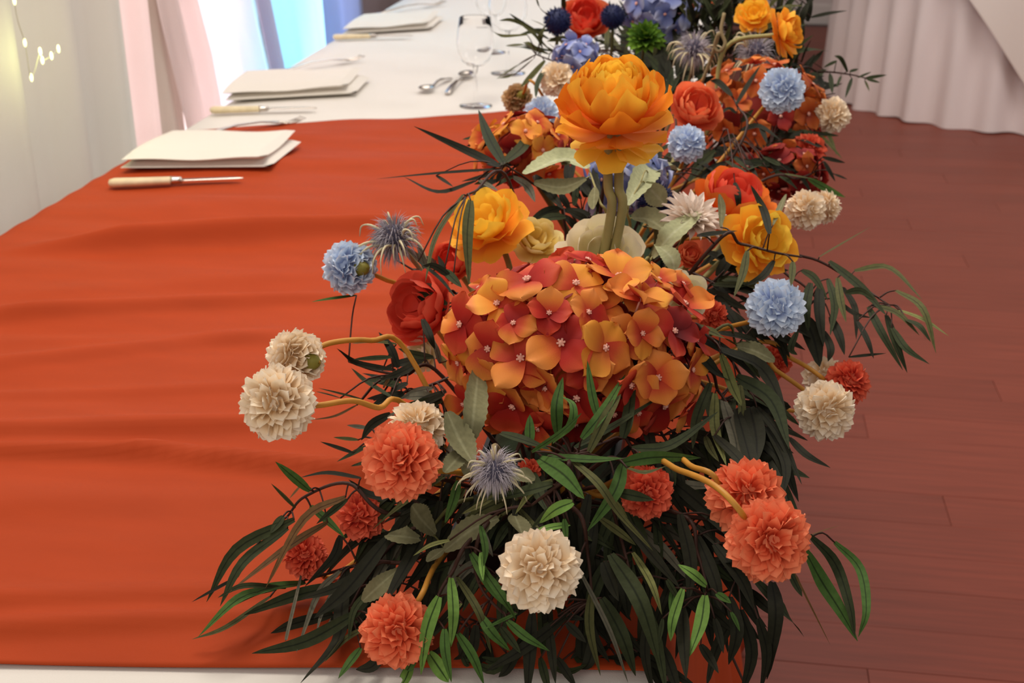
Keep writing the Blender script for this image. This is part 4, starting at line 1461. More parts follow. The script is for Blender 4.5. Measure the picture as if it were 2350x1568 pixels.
ray_flower('ray_flower', 'white flower with narrow pointed rays beside the navy globe thistle', 1585, 510, 165, 1.27, (.25, .65, .7), 'white_mum', ((18, .25, 1.0), (16, .55, .95), (12, .9, .8), (8, 1.2, .6)), None, 3)
ray_flower('moss_flower', 'blurred moss green bloom behind the tall ranunculus', 1480, 92, 96, 1.9, (0, .5, .8), 'green_mum', ((16, .1, 1), (16, .5, 1), (14, .9, .95), (8, 1.3, .9)), None, 4, .2)

# curled pale twig at the back
t = thing('curled_twig', 'pale dry twig curled in a loop at the back', 'twig', base_for(P(1640, 120, 1.75)))
b = MB(); b.tube([q - t.location for q in catmull(V((1662, 30, 1.74), (1655, 70, 1.74), (1664, 100, 1.74), (1650, 118, 1.74), (1640, 105, 1.74), (1650, 75, 1.73), (1635, 125, 1.75), (1622, 160, 1.78)) + [t.location], 5)], .0024, n=6)
obj('stem', b.mesh('stem'), M['twine'], t)

# ================================================================ FOLIAGE
def leaf(parent, pts, wd, mk, roll, rr, serr=0.0, blunt=0.0, nrm=None, shape='willow'):
    """one leaf blade along a 3-D curve, folded a little at the midrib"""
    cm = catmull(pts, 7 if len(pts) == 2 else 5) if shape == 'willow' else catmull(pts, 22 if len(pts) == 2 else 11)
    m = len(cm) - 1
    o0 = cm[0]
    nu = 2 if shape == 'willow' else 3
    vs, fs, us = [], [], []
    per = 5 if nu == 2 else 7
    if shape == 'willow': per = 3
    view = (CAM - cm[m // 2]).normalized()
    for i, p in enumerate(cm):
        s = i / m
        t = (cm[min(i + 1, m)] - cm[max(i - 1, 0)]).normalized()
        nb = (view * .75 + Vector((0, 0, .55)))
        nb = nb - t * nb.dot(t)
        nb = nb.normalized() if nb.length > 1e-4 else t.orthogonal().normalized()
        sd = t.cross(nb)
        ra = roll * (0.6 + 0.6 * s)
        sd, nb = (sd * math.cos(ra) + nb * math.sin(ra)), (nb * math.cos(ra) - sd * math.sin(ra))
        if shape == 'willow':
            w_ = math.sin(PI * min(1, 0.06 + 0.94 * s) ** .8) ** .75 if s < 1 else 0.02
            if blunt and s > .5: w_ = max(w_, (1 - ((s - .5) * 2) ** 6) * blunt)
        else:
            w_ = math.sin(PI * (0.05 + 0.90 * s ** 1.15)) ** .8
        w_ = max(0.03, w_) * wd / 2
        if serr: w_ *= 1 + serr * (0.5 if i % 2 else -0.5)
        if per == 3:
            vs += [p - sd * w_ + nb * w_ * .22, p, p + sd * w_ + nb * w_ * .22]
            us += [(0, s), (.5, s), (1, s)]
        else:
            vs += [p + sd * w_ * k + nb * w_ * (.25 * k * k) for k in (-1, -.66, -.33, 0, .33, .66, 1)]
            us += [((k + 1) / 2, s) for k in (-1, -.66, -.33, 0, .33, .66, 1)]
    for i in range(m):
        for k in range(per - 1):
            q = i * per + k
            fs.append((q, q + 1, q + per + 1, q + per))
    return obj('leaf', mesh('leaf', [v - o0 for v in vs], fs, us), LM[mk], parent, o0 - parent.location)


def sprig(label, stem_px, leaves, off=0.0, seed=0, name='willow_sprig', group='willow leaf sprigs', stem_r=.0016, stem_m='stem_dark', clear=.004):
    """a twig with its leaves. stem: pixels (x, y[, dz]) from root to end; leaves: (x0,y0, [xm,ym,] x1,y1, width px, colour key)"""
    rr = random.Random(500 + seed)

    def at(x, y, dz=0.0):
        q = P(x, y, D(x, y) + off + dz)
        z_ = ztab(y)
        return above(q, clear + .004 * rr.random())

    sp = [at(x[0], x[1], (x[2] if len(x) > 2 else .015)) for x in stem_px]
    bs = base_for(sp[0])
    t = thing(name, label, 'sprig', bs, group)
    curve = catmull([bs] + sp, 8)
    b = MB()
    b.tube([q - bs for q in curve], stem_r * 1.3, stem_r * .6, n=5)
    for lf in leaves:
        mk, wd = lf[-1], lf[-2]
        xy = lf[:-2]
        n = len(xy) // 2
        jit = rr.uniform(-.012, .012)
        pts = []
        for k in range(n):
            s = k / (n - 1)
            pts.append(at(xy[2 * k], xy[2 * k + 1], .006 - .012 * s + jit - .02 * math.sin(PI * s) * .4))
        zc = (pts[n // 2] - CAM).dot(FW)
        roll = rr.uniform(-.55, .55)
        shape = 'sage' if mk in 'sS' else 'willow'
        leaf(t, pts, wd * zc / FPX / max(.75, math.cos(roll)), mk, roll, rr, serr=.10 if shape == 'sage' else 0, blunt=(.55 if rr.random() < .25 else 0), shape=shape)
        # petiole back to the twig
        q = min(curve, key=lambda c_: (c_ - pts[0]).length)
        mid = q.lerp(pts[0], .5) + Vector((0, 0, .12 * (q - pts[0]).length))
        if (q - pts[0]).length > .002:
            b.tube([c_ - bs for c_ in catmull([q, mid, pts[0]], 3)], .0009, .0007, n=4)
    obj('stem', b.mesh('stem'), M[stem_m], t)
    return t


WL = 'willow leaf sprigs of the front arrangement'
sprig('sprig of long drooping dark willow leaves spreading farthest over the orange cloth', [(900, 1180), (800, 1110), (700, 1140), (660, 1185)],
      [(675, 1193, 542, 1262, 474, 1382, 24, 'd'), (660, 1213, 558, 1292, 505, 1392, 25, 'd'), (793, 1142, 698, 1193, 609, 1351, 24, 'n'), (752, 1200, 665, 1254, 527, 1359, 22, 'n'),
       (711, 1127, 632, 1060, 20, 'g'), (713, 1162, 793, 1236, 22, 'g'), (828, 1098, 752, 1086, 690, 1096, 13, 'k'), (678, 1166, 622, 1110, 9, 'o'), (797, 1147, 726, 1203, 18, 'd'),
       (690, 1115, 664, 1145, 6, 'n'), (545, 1325, 440, 1382, 9, 'k'), (650, 1185, 620, 1225, 20, 'd')], seed=1)
sprig('sprig of green willow leaves with tips resting on the orange cloth near its hem', [(960, 1280), (850, 1290), (740, 1320), (650, 1345)],
      [(700, 1338, 599, 1356, 504, 1407, 28, 'g'), (632, 1351, 548, 1375, 455, 1462, 26, 'g'), (777, 1344, 675, 1369, 560, 1412, 30, 'd'), (695, 1305, 660, 1450, 656, 1472, 8, 'x'),
       (780, 1311, 729, 1365, 680, 1498, 14, 'x'), (777, 1332, 741, 1403, 726, 1452, 9, 'x'), (782, 1229, 765, 1280, 700, 1346, 22, 'k'), (620, 1370, 520, 1440, 440, 1468, 14, 'o'),
       (860, 1300, 770, 1350, 690, 1375, 26, 'k'), (655, 1350, 560, 1345, 500, 1372, 14, 'd')], seed=2)
sprig('dark willow sprig sweeping down across the white hem beside the lowest pompon', [(980, 1200), (900, 1250), (840, 1330), (800, 1400)],
      [(795, 1301, 785, 1395, 775, 1472, 690, 1568, 34, 'k'), (764, 1411, 678, 1431, 621, 1454, 22, 'k'), (821, 1406, 703, 1472, 578, 1500, 30, 'd'), (828, 1488, 777, 1568, 22, 'g'),
       (872, 1513, 851, 1568, 820, 1600, 30, 'k'), (892, 1234, 800, 1350, 720, 1420, 40, 'k'), (969, 1234, 930, 1305, 880, 1390, 34, 'k'), (897, 1462, 958, 1480, 13, 'g'),
       (840, 1440, 790, 1470, 745, 1520, 14, 'o'), (855, 1350, 812, 1400, 800, 1470, 16, 'd')], seed=3)
sprig('dark willow sprig behind the orange pompon over the orange cloth', [(1000, 1100), (930, 1150), (860, 1200)],
      [(920, 1165, 841, 1193, 782, 1241, 28, 'd'), (915, 1152, 841, 1134, 800, 1101, 22, 'k'), (1020, 1093, 930, 1152, 854, 1216, 17, 'o'), (870, 1210, 800, 1260, 740, 1330, 22, 'k'),
       (940, 1200, 880, 1300, 840, 1370, 24, 'x'), (960, 1160, 905, 1230, 890, 1300, 30, 'k'), (985, 1180, 945, 1260, 925, 1340, 26, 'k'), (1010, 1150, 990, 1250, 985, 1330, 28, 'k')], seed=4, off=.02)
sprig('bright green willow sprig hanging over the lowest orange pompon', [(1080, 1240), (1040, 1310), (1005, 1370), (975, 1480)],
      [(1007, 1370, 979, 1447, 966, 1549, 30, 'b'), (1035, 1327, 1040, 1408, 1035, 1485, 26, 'b'), (984, 1498, 1012, 1540, 1030, 1600, 32, 'b'), (958, 1480, 940, 1530, 918, 1575, 18, 'g'),
       (943, 1528, 930, 1560, 920, 1600, 26, 'b'), (1020, 1444, 1022, 1498, 1036, 1566, 24, 'g'), (1104, 1268, 1109, 1334, 15, 'b'), (1060, 1385, 1025, 1420, 8, 'y')], seed=5, off=-.015)
sprig('green willow sprig hanging under the low cream pompon across the runner hem', [(1120, 1200), (1090, 1280), (1110, 1360), (1180, 1430)],
      [(1050, 1454, 1085, 1510, 1111, 1572, 25, 'g'), (1048, 1324, 1099, 1408, 1127, 1500, 20, 'o'), (1081, 1270, 1125, 1340, 1160, 1392, 24, 'g'), (1110, 1310, 1151, 1370, 1184, 1421, 24, 'g'),
       (1100, 1411, 1130, 1455, 1171, 1495, 26, 'g'), (1164, 1426, 1205, 1462, 1262, 1495, 24, 'g'), (1186, 1408, 1108, 1446, 10, 'g'), (1150, 1440, 1195, 1500, 20, 'd')], seed=6, off=-.005)
sprig('dark olive willow sprig falling from the low cream pompon to the picture edge', [(1330, 1180), (1350, 1280), (1360, 1380)],
      [(1299, 1416, 1200, 1490, 1113, 1542, 28, 'k'), (1355, 1365, 1353, 1447, 1378, 1551, 22, 'o'), (1381, 1373, 1427, 1460, 1457, 1590, 36, 'd'), (1222, 1403, 1210, 1600, 32, 'k'),
       (1240, 1510, 1262, 1600, 20, 'd'), (1279, 1510, 1322, 1600, 20, 'k'), (1280, 1412, 1342, 1422, 18, 'k'), (1325, 1300, 1400, 1450, 1440, 1600, 12, 'x'), (1300, 1430, 1345, 1475, 20, 'k'), (1260, 1440, 1275, 1570, 22, 'k')], seed=7)
sprig('broad dark olive willow sprig streaming down beside the low cream pompon', [(1380, 1120), (1420, 1220), (1450, 1330)],
      [(1401, 1273, 1470, 1383, 1514, 1530, 42, 'd'), (1452, 1268, 1493, 1337, 1519, 1411, 19, 'y'), (1521, 1485, 1560, 1600, 30, 'k'), (1440, 1330, 1500, 1450, 1530, 1600, 30, 'd'), (1490, 1400, 1480, 1500, 1500, 1600, 24, 'k'),
       (1374, 1188, 1422, 1222, 1460, 1252, 17, 'o'), (1412, 1150, 1448, 1214, 14, 'y'), (1530, 1330, 1560, 1380, 14, 'd'), (1420, 1180, 1500, 1280, 1560, 1350, 30, 'k'), (1385, 1290, 1420, 1380, 30, 'k')], seed=8)
sprig('bright green willow leaves dangling against the hanging end of the orange cloth', [(1560, 1180, .03), (1600, 1270, .02), (1621, 1345), (1618, 1367)],
      [(1567, 1352, 1544, 1421, 1539, 1472, 24, 'b'), (1618, 1367, 1608, 1434, 1580, 1510, 32, 'b'), (1621, 1345, 1590, 1318, 1556, 1296, 25, 'b'), (1608, 1480, 1649, 1546, 24, 'k'),
       (1567, 1396, 1570, 1475, 1575, 1560, 30, 'k'), (1547, 1350, 1537, 1405, 18, 'g'), (1645, 1362, 1678, 1385, 18, 'g'), (1678, 1405, 1698, 1450, 12, 'g'), (1521, 1420, 1512, 1478, 12, 'd'), (1640, 1420, 1660, 1500, 20, 'k')], seed=9, off=-.01)
sprig('blackish willow sprig hanging over the table edge below the paired orange pompons', [(1600, 1050, .04), (1660, 1200, .04), (1690, 1330, .02)],
      [(1674, 1370, 1690, 1450, 1672, 1526, 32, 'k'), (1731, 1329, 1795, 1400, 1845, 1462, 28, 'd'), (1772, 1337, 1780, 1420, 1760, 1560, 36, 'k'), (1640, 1250, 1700, 1330, 1730, 1400, 34, 'k'),
       (1700, 1400, 1725, 1500, 1700, 1600, 30, 'k'), (1600, 1230, 1640, 1330, 1655, 1400, 30, 'k'), (1560, 1180, 1585, 1290, 1580, 1380, 32, 'k'), (1812, 1314, 1841, 1370, 24, 'd'), (1740, 1420, 1760, 1500, 1745, 1590, 24, 'k')], seed=10, off=.01)
sprig('glossy green willow leaves curving out over the floor beside the orange pompons', [(1700, 1200, .05), (1800, 1240, .03), (1855, 1235, .02)],
      [(1848, 1265, 1884, 1332, 1927, 1400, 1968, 1472, 36, 'g'), (1858, 1230, 1917, 1294, 1950, 1390, 1962, 1462, 24, 'd'), (1915, 1245, 1973, 1306, 1988, 1400, 1970, 1462, 24, 'g'), (1823, 1314, 1850, 1370, 1905, 1480, 5, 'n'), (1860, 1228, 1930, 1205, 4, 'n')], seed=11, off=.0)
sprig('upright green willow sprig standing against the front of the big hydrangea', [(1300, 1080), (1310, 1050), (1350, 1030), (1400, 1010)],
      [(1279, 994, 1277, 930, 1292, 866, 28, 'g'), (1269, 1015, 1310, 975, 1314, 930, 1290, 910, 20, 'g'), (1220, 1038, 1282, 997, 1335, 948, 12, 'g'), (1216, 1022, 1216, 952, 24, 'g'),
       (1372, 960, 1358, 900, 1348, 828, 20, 'g'), (1335, 1007, 1384, 946, 1435, 860, 26, 'g'), (1351, 1038, 1394, 951, 1425, 905, 24, 'o'), (1318, 1028, 1410, 977, 1519, 908, 18, 'd'),
       (1430, 1007, 1443, 950, 1461, 801, 28, 'd'), (1256, 1048, 1358, 1056, 1432, 1052, 24, 'g'), (1149, 994, 1200, 1010, 1264, 1033, 24, 'd'), (1240, 1070, 1290, 1040, 18, 'o')], seed=12, off=-.04)
sprig('dark green willow sprig reaching to the floor side under the hydrangea', [(1380, 1060), (1430, 1055), (1480, 1040)],
      [(1430, 1062, 1501, 1050, 1608, 1051, 26, 'g'), (1450, 1030, 1540, 1022, 1648, 945, 26, 'd'), (1238, 1053, 1295, 1091, 1341, 1145, 38, 'g'), (1307, 1053, 1371, 1109, 1422, 1181, 1499, 1265, 22, 'o'),
       (1430, 1066, 1410, 1130, 1348, 1219, 30, 'g'), (1415, 1130, 1501, 1148, 24, 'd'), (1440, 1075, 1480, 1085, 1530, 1070, 14, 'o')], seed=13, off=-.035)
sprig('mixed green willow sprig around the pale sea holly above the low cream pompon', [(1300, 1100), (1260, 1130), (1220, 1160)],
      [(1269, 1112, 1200, 1130, 1118, 1148, 30, 'd'), (1267, 1102, 1218, 1130, 1182, 1181, 15, 'y'), (1315, 1153, 1275, 1170, 1238, 1201, 26, 'b'), (1307, 1204, 1260, 1212, 1218, 1224, 19, 'b'), (1272, 1160, 1221, 1211, 15, 'd'),
       (1052, 1104, 1040, 1150, 1021, 1201, 22, 'g'), (1103, 1206, 1113, 1257, 1110, 1300, 17, 'g'), (1032, 1240, 988, 1252, 948, 1276, 11, 'y'), (1295, 1191, 1300, 1245, 15, 'g'), (1279, 1219, 1267, 1257, 10, 'd'),
       (1295, 1245, 1296, 1290, 1302, 1325, 12, 'g'), (1305, 1280, 1330, 1310, 10, 'd'), (1150, 1130, 1100, 1160, 1060, 1180, 14, 'o')], seed=14, off=-.03)
sprig('dark arching willow sprig on the floor side of the hydrangea', [(1560, 770), (1620, 770), (1680, 830), (1720, 900)],
      [(1571, 756, 1673, 813, 1753, 887, 30, 'k'), (1654, 804, 1747, 846, 1804, 948, 40, 'k'), (1597, 747, 1648, 769, 1693, 795, 22, 'o'), (1651, 766, 1705, 775, 1755, 795, 26, 'k'), (1654, 814, 1680, 887, 1702, 932, 26, 'y'),
       (1689, 865, 1769, 919, 1811, 1031, 42, 'd'), (1811, 1005, 1850, 1045, 1906, 1074, 20, 'k'), (1737, 935, 1788, 999, 1840, 1112, 22, 'k'), (1580, 780, 1640, 850, 1690, 880, 30, 'k')], seed=15, off=-.01)
sprig('dark willow sprig hanging between the hydrangea and the paired orange pompons', [(1600, 860), (1650, 900), (1690, 960)],
      [(1641, 903, 1641, 983, 1667, 1069, 24, 'y'), (1619, 1002, 1630, 1030, 1650, 1060, 17, 'o'), (1721, 935, 1735, 1000, 1737, 1063, 46, 'k'), (1753, 1015, 1785, 1050, 1795, 1092, 32, 'k'), (1699, 881, 1702, 960, 1690, 1010, 18, 'o'),
       (1690, 940, 1720, 1050, 1730, 1100, 36, 'k'), (1660, 920, 1690, 1020, 1680, 1080, 34, 'x'), (1630, 880, 1600, 960, 1590, 1030, 26, 'd'), (1760, 980, 1800, 1060, 1800, 1130, 26, 'k'), (1640, 1000, 1700, 1060, 1720, 1110, 30, 'k')], seed=16, off=.01)
sprig('big dark willow spray arching far out over the red floor', [(1720, 600, .06), (1850, 590, .03), (1950, 640), (2040, 700)],
      [(1903, 600, 1977, 661, 2034, 724, 20, 'd'), (1961, 622, 2040, 616, 2117, 689, 18, 'o'), (2056, 667, 2117, 709, 2148, 811, 18, 'o'), (2034, 724, 2056, 791, 2082, 856, 20, 'd'), (2047, 753, 2079, 801, 2133, 836, 20, 'd'),
       (2079, 734, 2110, 750, 2136, 785, 16, 'd'), (1993, 705, 2021, 760, 2072, 850, 20, 'd'), (1922, 638, 1930, 690, 1942, 740, 17, 'o'), (1967, 737, 1990, 780, 2005, 823, 14, 'k'), (2063, 712, 2120, 735, 2178, 772, 13, 'y'),
       (1948, 820, 2034, 811, 8, 'k'), (1940, 672, 1975, 668, 2010, 690, 14, 'd'), (1880, 590, 1940, 555, 2000, 520, 6, 'o'), (2000, 700, 2060, 720, 2110, 770, 16, 'o')], seed=17)
sprig('dense dark willow sprig just behind the pale blue pompon on the floor side', [(1720, 620, .06), (1820, 640, .04), (1880, 690, .03)],
      [(1881, 657, 1880, 720, 1890, 795, 26, 'k'), (1846, 728, 1868, 780, 1881, 842, 42, 'k'), (1906, 728, 1925, 770, 1938, 815, 22, 'k'), (1900, 640, 1915, 700, 1905, 770, 20, 'd'), (1860, 650, 1850, 700, 1855, 760, 24, 'd'), (1922, 690, 1960, 720, 2000, 730, 12, 'k'),
       (1935, 660, 1962, 710, 1965, 780, 16, 'k'), (1890, 760, 1905, 800, 1900, 830, 20, 'k'), (1840, 620, 1870, 640, 1900, 690, 18, 'd'), (1830, 760, 1815, 800, 1830, 815, 16, 'd')], seed=18, off=.03)
sprig('dark three fingered willow sprig standing up over the end of the orange cloth', [(1290, 480, .04), (1220, 420), (1160, 378)],
      [(1147, 383, 1083, 352, 950, 290, 21, 'k'), (1157, 378, 1121, 314, 1098, 252, 23, 'd'), (1160, 372, 1205, 327, 1223, 253, 23, 'd'), (1147, 388, 1006, 398, 863, 411, 10, 'k'), (1091, 416, 1006, 441, 927, 406, 12, 'k'),
       (1001, 403, 1040, 429, 10, 'k'), (1098, 413, 1144, 439, 14, 'x'), (1177, 408, 1210, 430, 1228, 464, 24, 'x'), (1226, 403, 1260, 440, 1292, 480, 24, 'k'), (1297, 497, 1260, 500, 1221, 518, 20, 'd'), (1150, 395, 1140, 420, 12, 'k')], seed=19, off=-.02)
sprig('slim green willow leaves dangling in front of the half open ranunculus', [(1170, 420, .02), (1090, 440), (1070, 450)],
      [(1080, 460, 1072, 540, 1076, 655, 26, 'o'), (1063, 447, 1001, 543, 976, 648, 13, 'o'), (1040, 640, 1000, 612, 970, 610, 14, 'k'), (1020, 620, 1060, 660, 20, 'd'), (960, 600, 1010, 640, 1050, 690, 10, 'k')], seed=20, off=-.07)
sprig('wiry dark willow sprig beneath the outlying cream pompons', [(1000, 850), (930, 860), (860, 850), (800, 830)],
      [(908, 850, 819, 833, 773, 800, 12, 'k'), (898, 912, 840, 876, 806, 845, 14, 'd'), (898, 820, 811, 825, 12, 'd'), (781, 914, 725, 899, 12, 'd'), (832, 917, 730, 891, 9, 'd'), (819, 930, 770, 955, 717, 964, 7, 'n'),
       (910, 790, 860, 785, 806, 789, 11, 'o'), (995, 820, 955, 815, 914, 800, 19, 'd'), (970, 733, 985, 770, 998, 802, 20, 'k'), (972, 825, 920, 855, 865, 874, 19, 'k'), (934, 879, 898, 902, 18, 'k'), (818, 678, 760, 686, 715, 693, 10, 'g'), (880, 890, 905, 850, 8, 'n')], seed=21, off=.03)
sprig('thin dark leaves sticking out beside the half hidden cream pompon', [(990, 960), (920, 980), (860, 1010)],
      [(896, 950, 852, 976, 829, 1011, 20, 'k'), (811, 1040, 735, 1014, 10, 'k'), (845, 1024, 773, 1060, 15, 'd'), (845, 983, 796, 976, 10, 'x'), (822, 1010, 765, 1004, 9, 'o'), (850, 1060, 805, 1070, 12, 'd'), (900, 1000, 850, 1045, 18, 'd')], seed=22, off=.04)
sprig('single dark and sage leaves crossing the floor side ranunculus', [(1640, 560, .02), (1700, 560), (1780, 580), (1840, 590)],
      [(1766, 537, 1753, 484, 1723, 425, 19, 'k'), (1774, 517, 1790, 480, 1804, 446, 16, 's'), (1654, 522, 1656, 480, 1651, 446, 18, 's'), (1715, 576, 1705, 630, 1684, 683, 19, 'o'), (1776, 599, 1750, 635, 1707, 657, 18, 'k'), (1820, 601, 1815, 657, 17, 'o'),
       (1600, 542, 1692, 530, 16, 'k')], seed=23, off=-.05)
sprig('small dark leaves over the floor beside the twin cream pompons', [(1740, 420, .1), (1830, 410, .05), (1880, 390, .03)],
      [(1855, 410, 1900, 435, 1940, 453, 15, 'g'), (1799, 400, 1871, 412, 12, 'o'), (1888, 361, 1940, 374, 9, 'k'), (1891, 371, 1917, 417, 10, 'k'), (1915, 400, 1945, 412, 6, 'k'), (1790, 380, 1750, 360, 14, 'd')], seed=24)

SG = 'sage leaf sprigs'
sprig('tall grey sage leaf standing before the hydrangea, with a lower leaf at its foot', [(1120, 1110), (1100, 1080), (1085, 1040)],
      [(1080, 1020, 1088, 940, 1100, 832, 54, 's'), (1085, 1062, 1055, 1010, 1026, 945, 66, 's'), (1070, 1030, 1020, 1085, 46, 's'), (1110, 1090, 1060, 1062, 40, 's')], name='sage_sprig', group=SG, seed=31, off=-.01, stem_m='stem_olive')
sprig('toothed sage leaves lying among dark foliage behind the lowest orange pompon', [(1060, 1150), (1000, 1200), (960, 1260)],
      [(965, 1237, 925, 1232, 888, 1228, 56, 's'), (1000, 1228, 965, 1190, 945, 1160, 60, 's'), (915, 1306, 870, 1345, 832, 1380, 42, 's'), (1020, 1260, 980, 1290, 30, 's')], name='sage_sprig', group=SG, seed=32, off=.0, stem_m='stem_olive')
sprig('broad toothed sage leaf beside the low cream pompon under the pale sea holly', [(1200, 1130), (1170, 1170), (1140, 1190)],
      [(1144, 1190, 1085, 1215, 1020, 1264, 62, 's'), (1172, 1090, 1200, 1092, 1228, 1100, 42, 's'), (1180, 1180, 1200, 1230, 50, 's')], name='sage_sprig', group=SG, seed=33, off=.012, stem_m='stem_olive')
sprig('folded pale sage leaf to the cloth side of the tall ranunculus stem', [(1390, 530), (1375, 460), (1352, 390)],
      [(1350, 386, 1290, 365, 1205, 400, 62, 'S'), (1345, 410, 1290, 430, 1225, 420, 40, 's'), (1365, 430, 1362, 480, 26, 's')], name='sage_sprig', group=SG, seed=34, off=-.03, stem_m='stem_green')
sprig('pale sage leaves to the floor side of the tall ranunculus stem', [(1440, 560), (1440, 480), (1470, 420)],
      [(1438, 470, 1480, 400, 1500, 380, 56, 'S'), (1490, 400, 1520, 385, 1558, 388, 54, 'S'), (1480, 420, 1526, 470, 46, 'S'), (1450, 500, 1490, 505, 1528, 530, 66, 's')], name='sage_sprig', group=SG, seed=35, off=-.02, stem_m='stem_green')
sprig('long pale sage leaf lying over the white ray flower', [(1470, 620), (1490, 600), (1500, 585)],
      [(1498, 590, 1540, 540, 1605, 488, 56, 'S'), (1505, 560, 1540, 590, 1548, 622, 40, 'S')], name='sage_sprig', group=SG, seed=36, off=-.05, stem_m='stem_green')
sprig('dull sage leaf between the arching dark sprig and a small orange pompon', [(1640, 760), (1690, 790)], [(1690, 795, 1730, 805, 1778, 828, 44, 's')], name='sage_sprig', group=SG, seed=37, off=.0, stem_m='stem_olive')

BK = 'blurred leaf sprigs of the rear arrangement'
sprig('blurred olive sprig reaching over the white cloth below the wine glasses', [(1340, 160, .03), (1270, 140), (1230, 125)],
      [(1230, 125, 1190, 150, 1138, 182, 9, 'o'), (1245, 110, 1225, 80, 1180, 45, 16, 'o'), (1245, 80, 1180, 48, 1145, 47, 9, 'o'), (1240, 120, 1215, 100, 1200, 98, 8, 'o'), (1225, 135, 1180, 172, 1142, 180, 12, 'o'), (1250, 140, 1215, 180, 1195, 200, 14, 'o'), (1255, 150, 1235, 190, 1230, 225, 14, 'd'),
       (1340, 100, 1290, 90, 1255, 95, 15, 'o'), (1210, 80, 1150, 82, 1118, 62, 7, 'o'), (1262, 40, 1240, 20, 1228, -10, 10, 'o'), (1200, 103, 1160, 105, 7, 'o'), (1265, 120, 1240, 90, 1250, 60, 14, 'o')], seed=41, group=BK)
sprig('blurred fine dark sprig sticking out before the white pleated cloth', [(1800, 180, .05), (1880, 165), (1945, 170), (1990, 180)],
      [(1945, 165, 1930, 135, 1915, 128, 9, 'd'), (1920, 140, 1890, 155, 8, 'd'), (1950, 165, 1970, 158, 8, 'd'), (1985, 180, 2035, 172, 8, 'd'), (1990, 182, 2020, 190, 7, 'd'), (1955, 180, 1940, 225, 9, 'd'), (1905, 170, 1910, 215, 12, 'd'), (1890, 160, 1860, 140, 12, 'd'),
       (1930, 175, 1920, 200, 7, 'd'), (1985, 185, 1995, 210, 6, 'o'), (1880, 175, 1890, 210, 14, 'k'), (1970, 178, 2000, 165, 6, 'd')], seed=42, group=BK)
sprig('blurred dark twig branching over the rust hydrangea at the back', [(1700, 330, .0), (1690, 240), (1660, 200)],
      [(1690, 240, 1720, 190, 1745, 150, 12, 'k'), (1680, 220, 1650, 190, 1630, 185, 14, 'k'), (1690, 260, 1670, 250, 1640, 275, 10, 'k'), (1700, 300, 1740, 290, 1790, 320, 16, 'k'), (1700, 280, 1730, 250, 12, 'd'), (1745, 290, 1760, 330, 14, 'k')], seed=43, group=BK, off=-.12)


# dense inner foliage: many overlapping blades fill the body of the arrangement
def inside(poly, x, y):
    c = False
    j = len(poly) - 1
    for i in range(len(poly)):
        xi, yi = poly[i]; xj, yj = poly[j]
        if (yi > y) != (yj > y) and x < (xj - xi) * (y - yi) / (yj - yi) + xi: c = not c
        j = i
    return c


def fill(label, poly, centre, n, length, width, keys, off, seed, group, spread=.5, dz=.03):
    rr = random.Random(900 + seed)
    xs, ys = [p[0] for p in poly], [p[1] for p in poly]
    lv = []
    while len(lv) < n:
        x, y = rr.uniform(min(xs), max(xs)), rr.uniform(min(ys), max(ys))
        if not inside(poly, x, y): continue
        a = math.atan2(y - centre[1], x - centre[0]) + rr.gauss(0, spread)
        l_ = length * rr.uniform(.65, 1.25)
        a2 = a + rr.uniform(-.25, .25)
        xm, ym = x + math.cos(a) * l_ * .5, y + math.sin(a) * l_ * .5
        x1, y1 = xm + math.cos(a2) * l_ * .5, ym + math.sin(a2) * l_ * .5 + l_ * .06
        lv.append((x, y, xm, ym, x1, y1, width * rr.uniform(.7, 1.3), rr.choice(keys)))
    cx, cy = sum(xs) / len(xs), sum(ys) / len(ys)
    st = [(centre[0] * .7 + cx * .3, centre[1] * .7 + cy * .3, .02), (cx, cy, .02), (cx * 1.4 - centre[0] * .4, cy * 1.4 - centre[1] * .4, .02)]
    return sprig(label, st, lv, off=off, seed=seed, group=group)


BODY = 'dark sprigs packed into the body of the front arrangement'
PK = 'dark willow leaf sprig packed deep into the body of the front arrangement'
fill('dark willow leaf sprig packed in between the dim coral pompons and the low cream one', [(880, 1130), (1080, 1100), (1100, 1300), (960, 1420), (800, 1380)], (1250, 950), 34, 150, 26, 'kkkdx', .045, 51, BODY)
fill('dark willow leaf sprig packed in under the bright leaves by the lowest orange pompon', [(1000, 1300), (1200, 1250), (1230, 1500), (1050, 1540)], (1250, 950), 22, 150, 24, 'kkdd', .04, 52, BODY)
fill('dark willow leaf sprig packed in around the low cream pompon', [(1200, 1150), (1420, 1120), (1450, 1350), (1220, 1400)], (1290, 900), 34, 160, 28, 'kkkd', .05, 53, BODY)
fill('dark willow leaf sprig packed in hanging at the picture edge below the low cream pompon', [(1250, 1380), (1480, 1350), (1500, 1540), (1250, 1560)], (1300, 900), 16, 150, 24, 'kkkd', .035, 54, BODY)
fill('dark willow leaf sprig packed in between the low cream and the crossed orange pompon', [(1400, 1120), (1620, 1080), (1680, 1300), (1450, 1340)], (1330, 850), 36, 160, 28, 'kkkdx', .05, 55, BODY)
fill('dark willow leaf sprig packed in above the hanging end of the orange cloth', [(1480, 1300), (1700, 1280), (1750, 1420), (1690, 1440), (1620, 1420), (1500, 1440)], (1380, 850), 15, 150, 26, 'kkk', .04, 56, BODY)
fill('dark willow leaf sprig packed in between the hydrangea and the paired orange pompons', [(1620, 850), (1740, 900), (1790, 1080), (1640, 1090)], (1400, 700), 30, 140, 28, 'kkkd', .05, 57, BODY)
fill('dark willow leaf sprig packed in behind the pale blue pompon on the floor side', [(1600, 560), (1740, 600), (1820, 740), (1700, 800), (1620, 700)], (1450, 600), 34, 110, 22, 'kkkd', .05, 58, BODY)
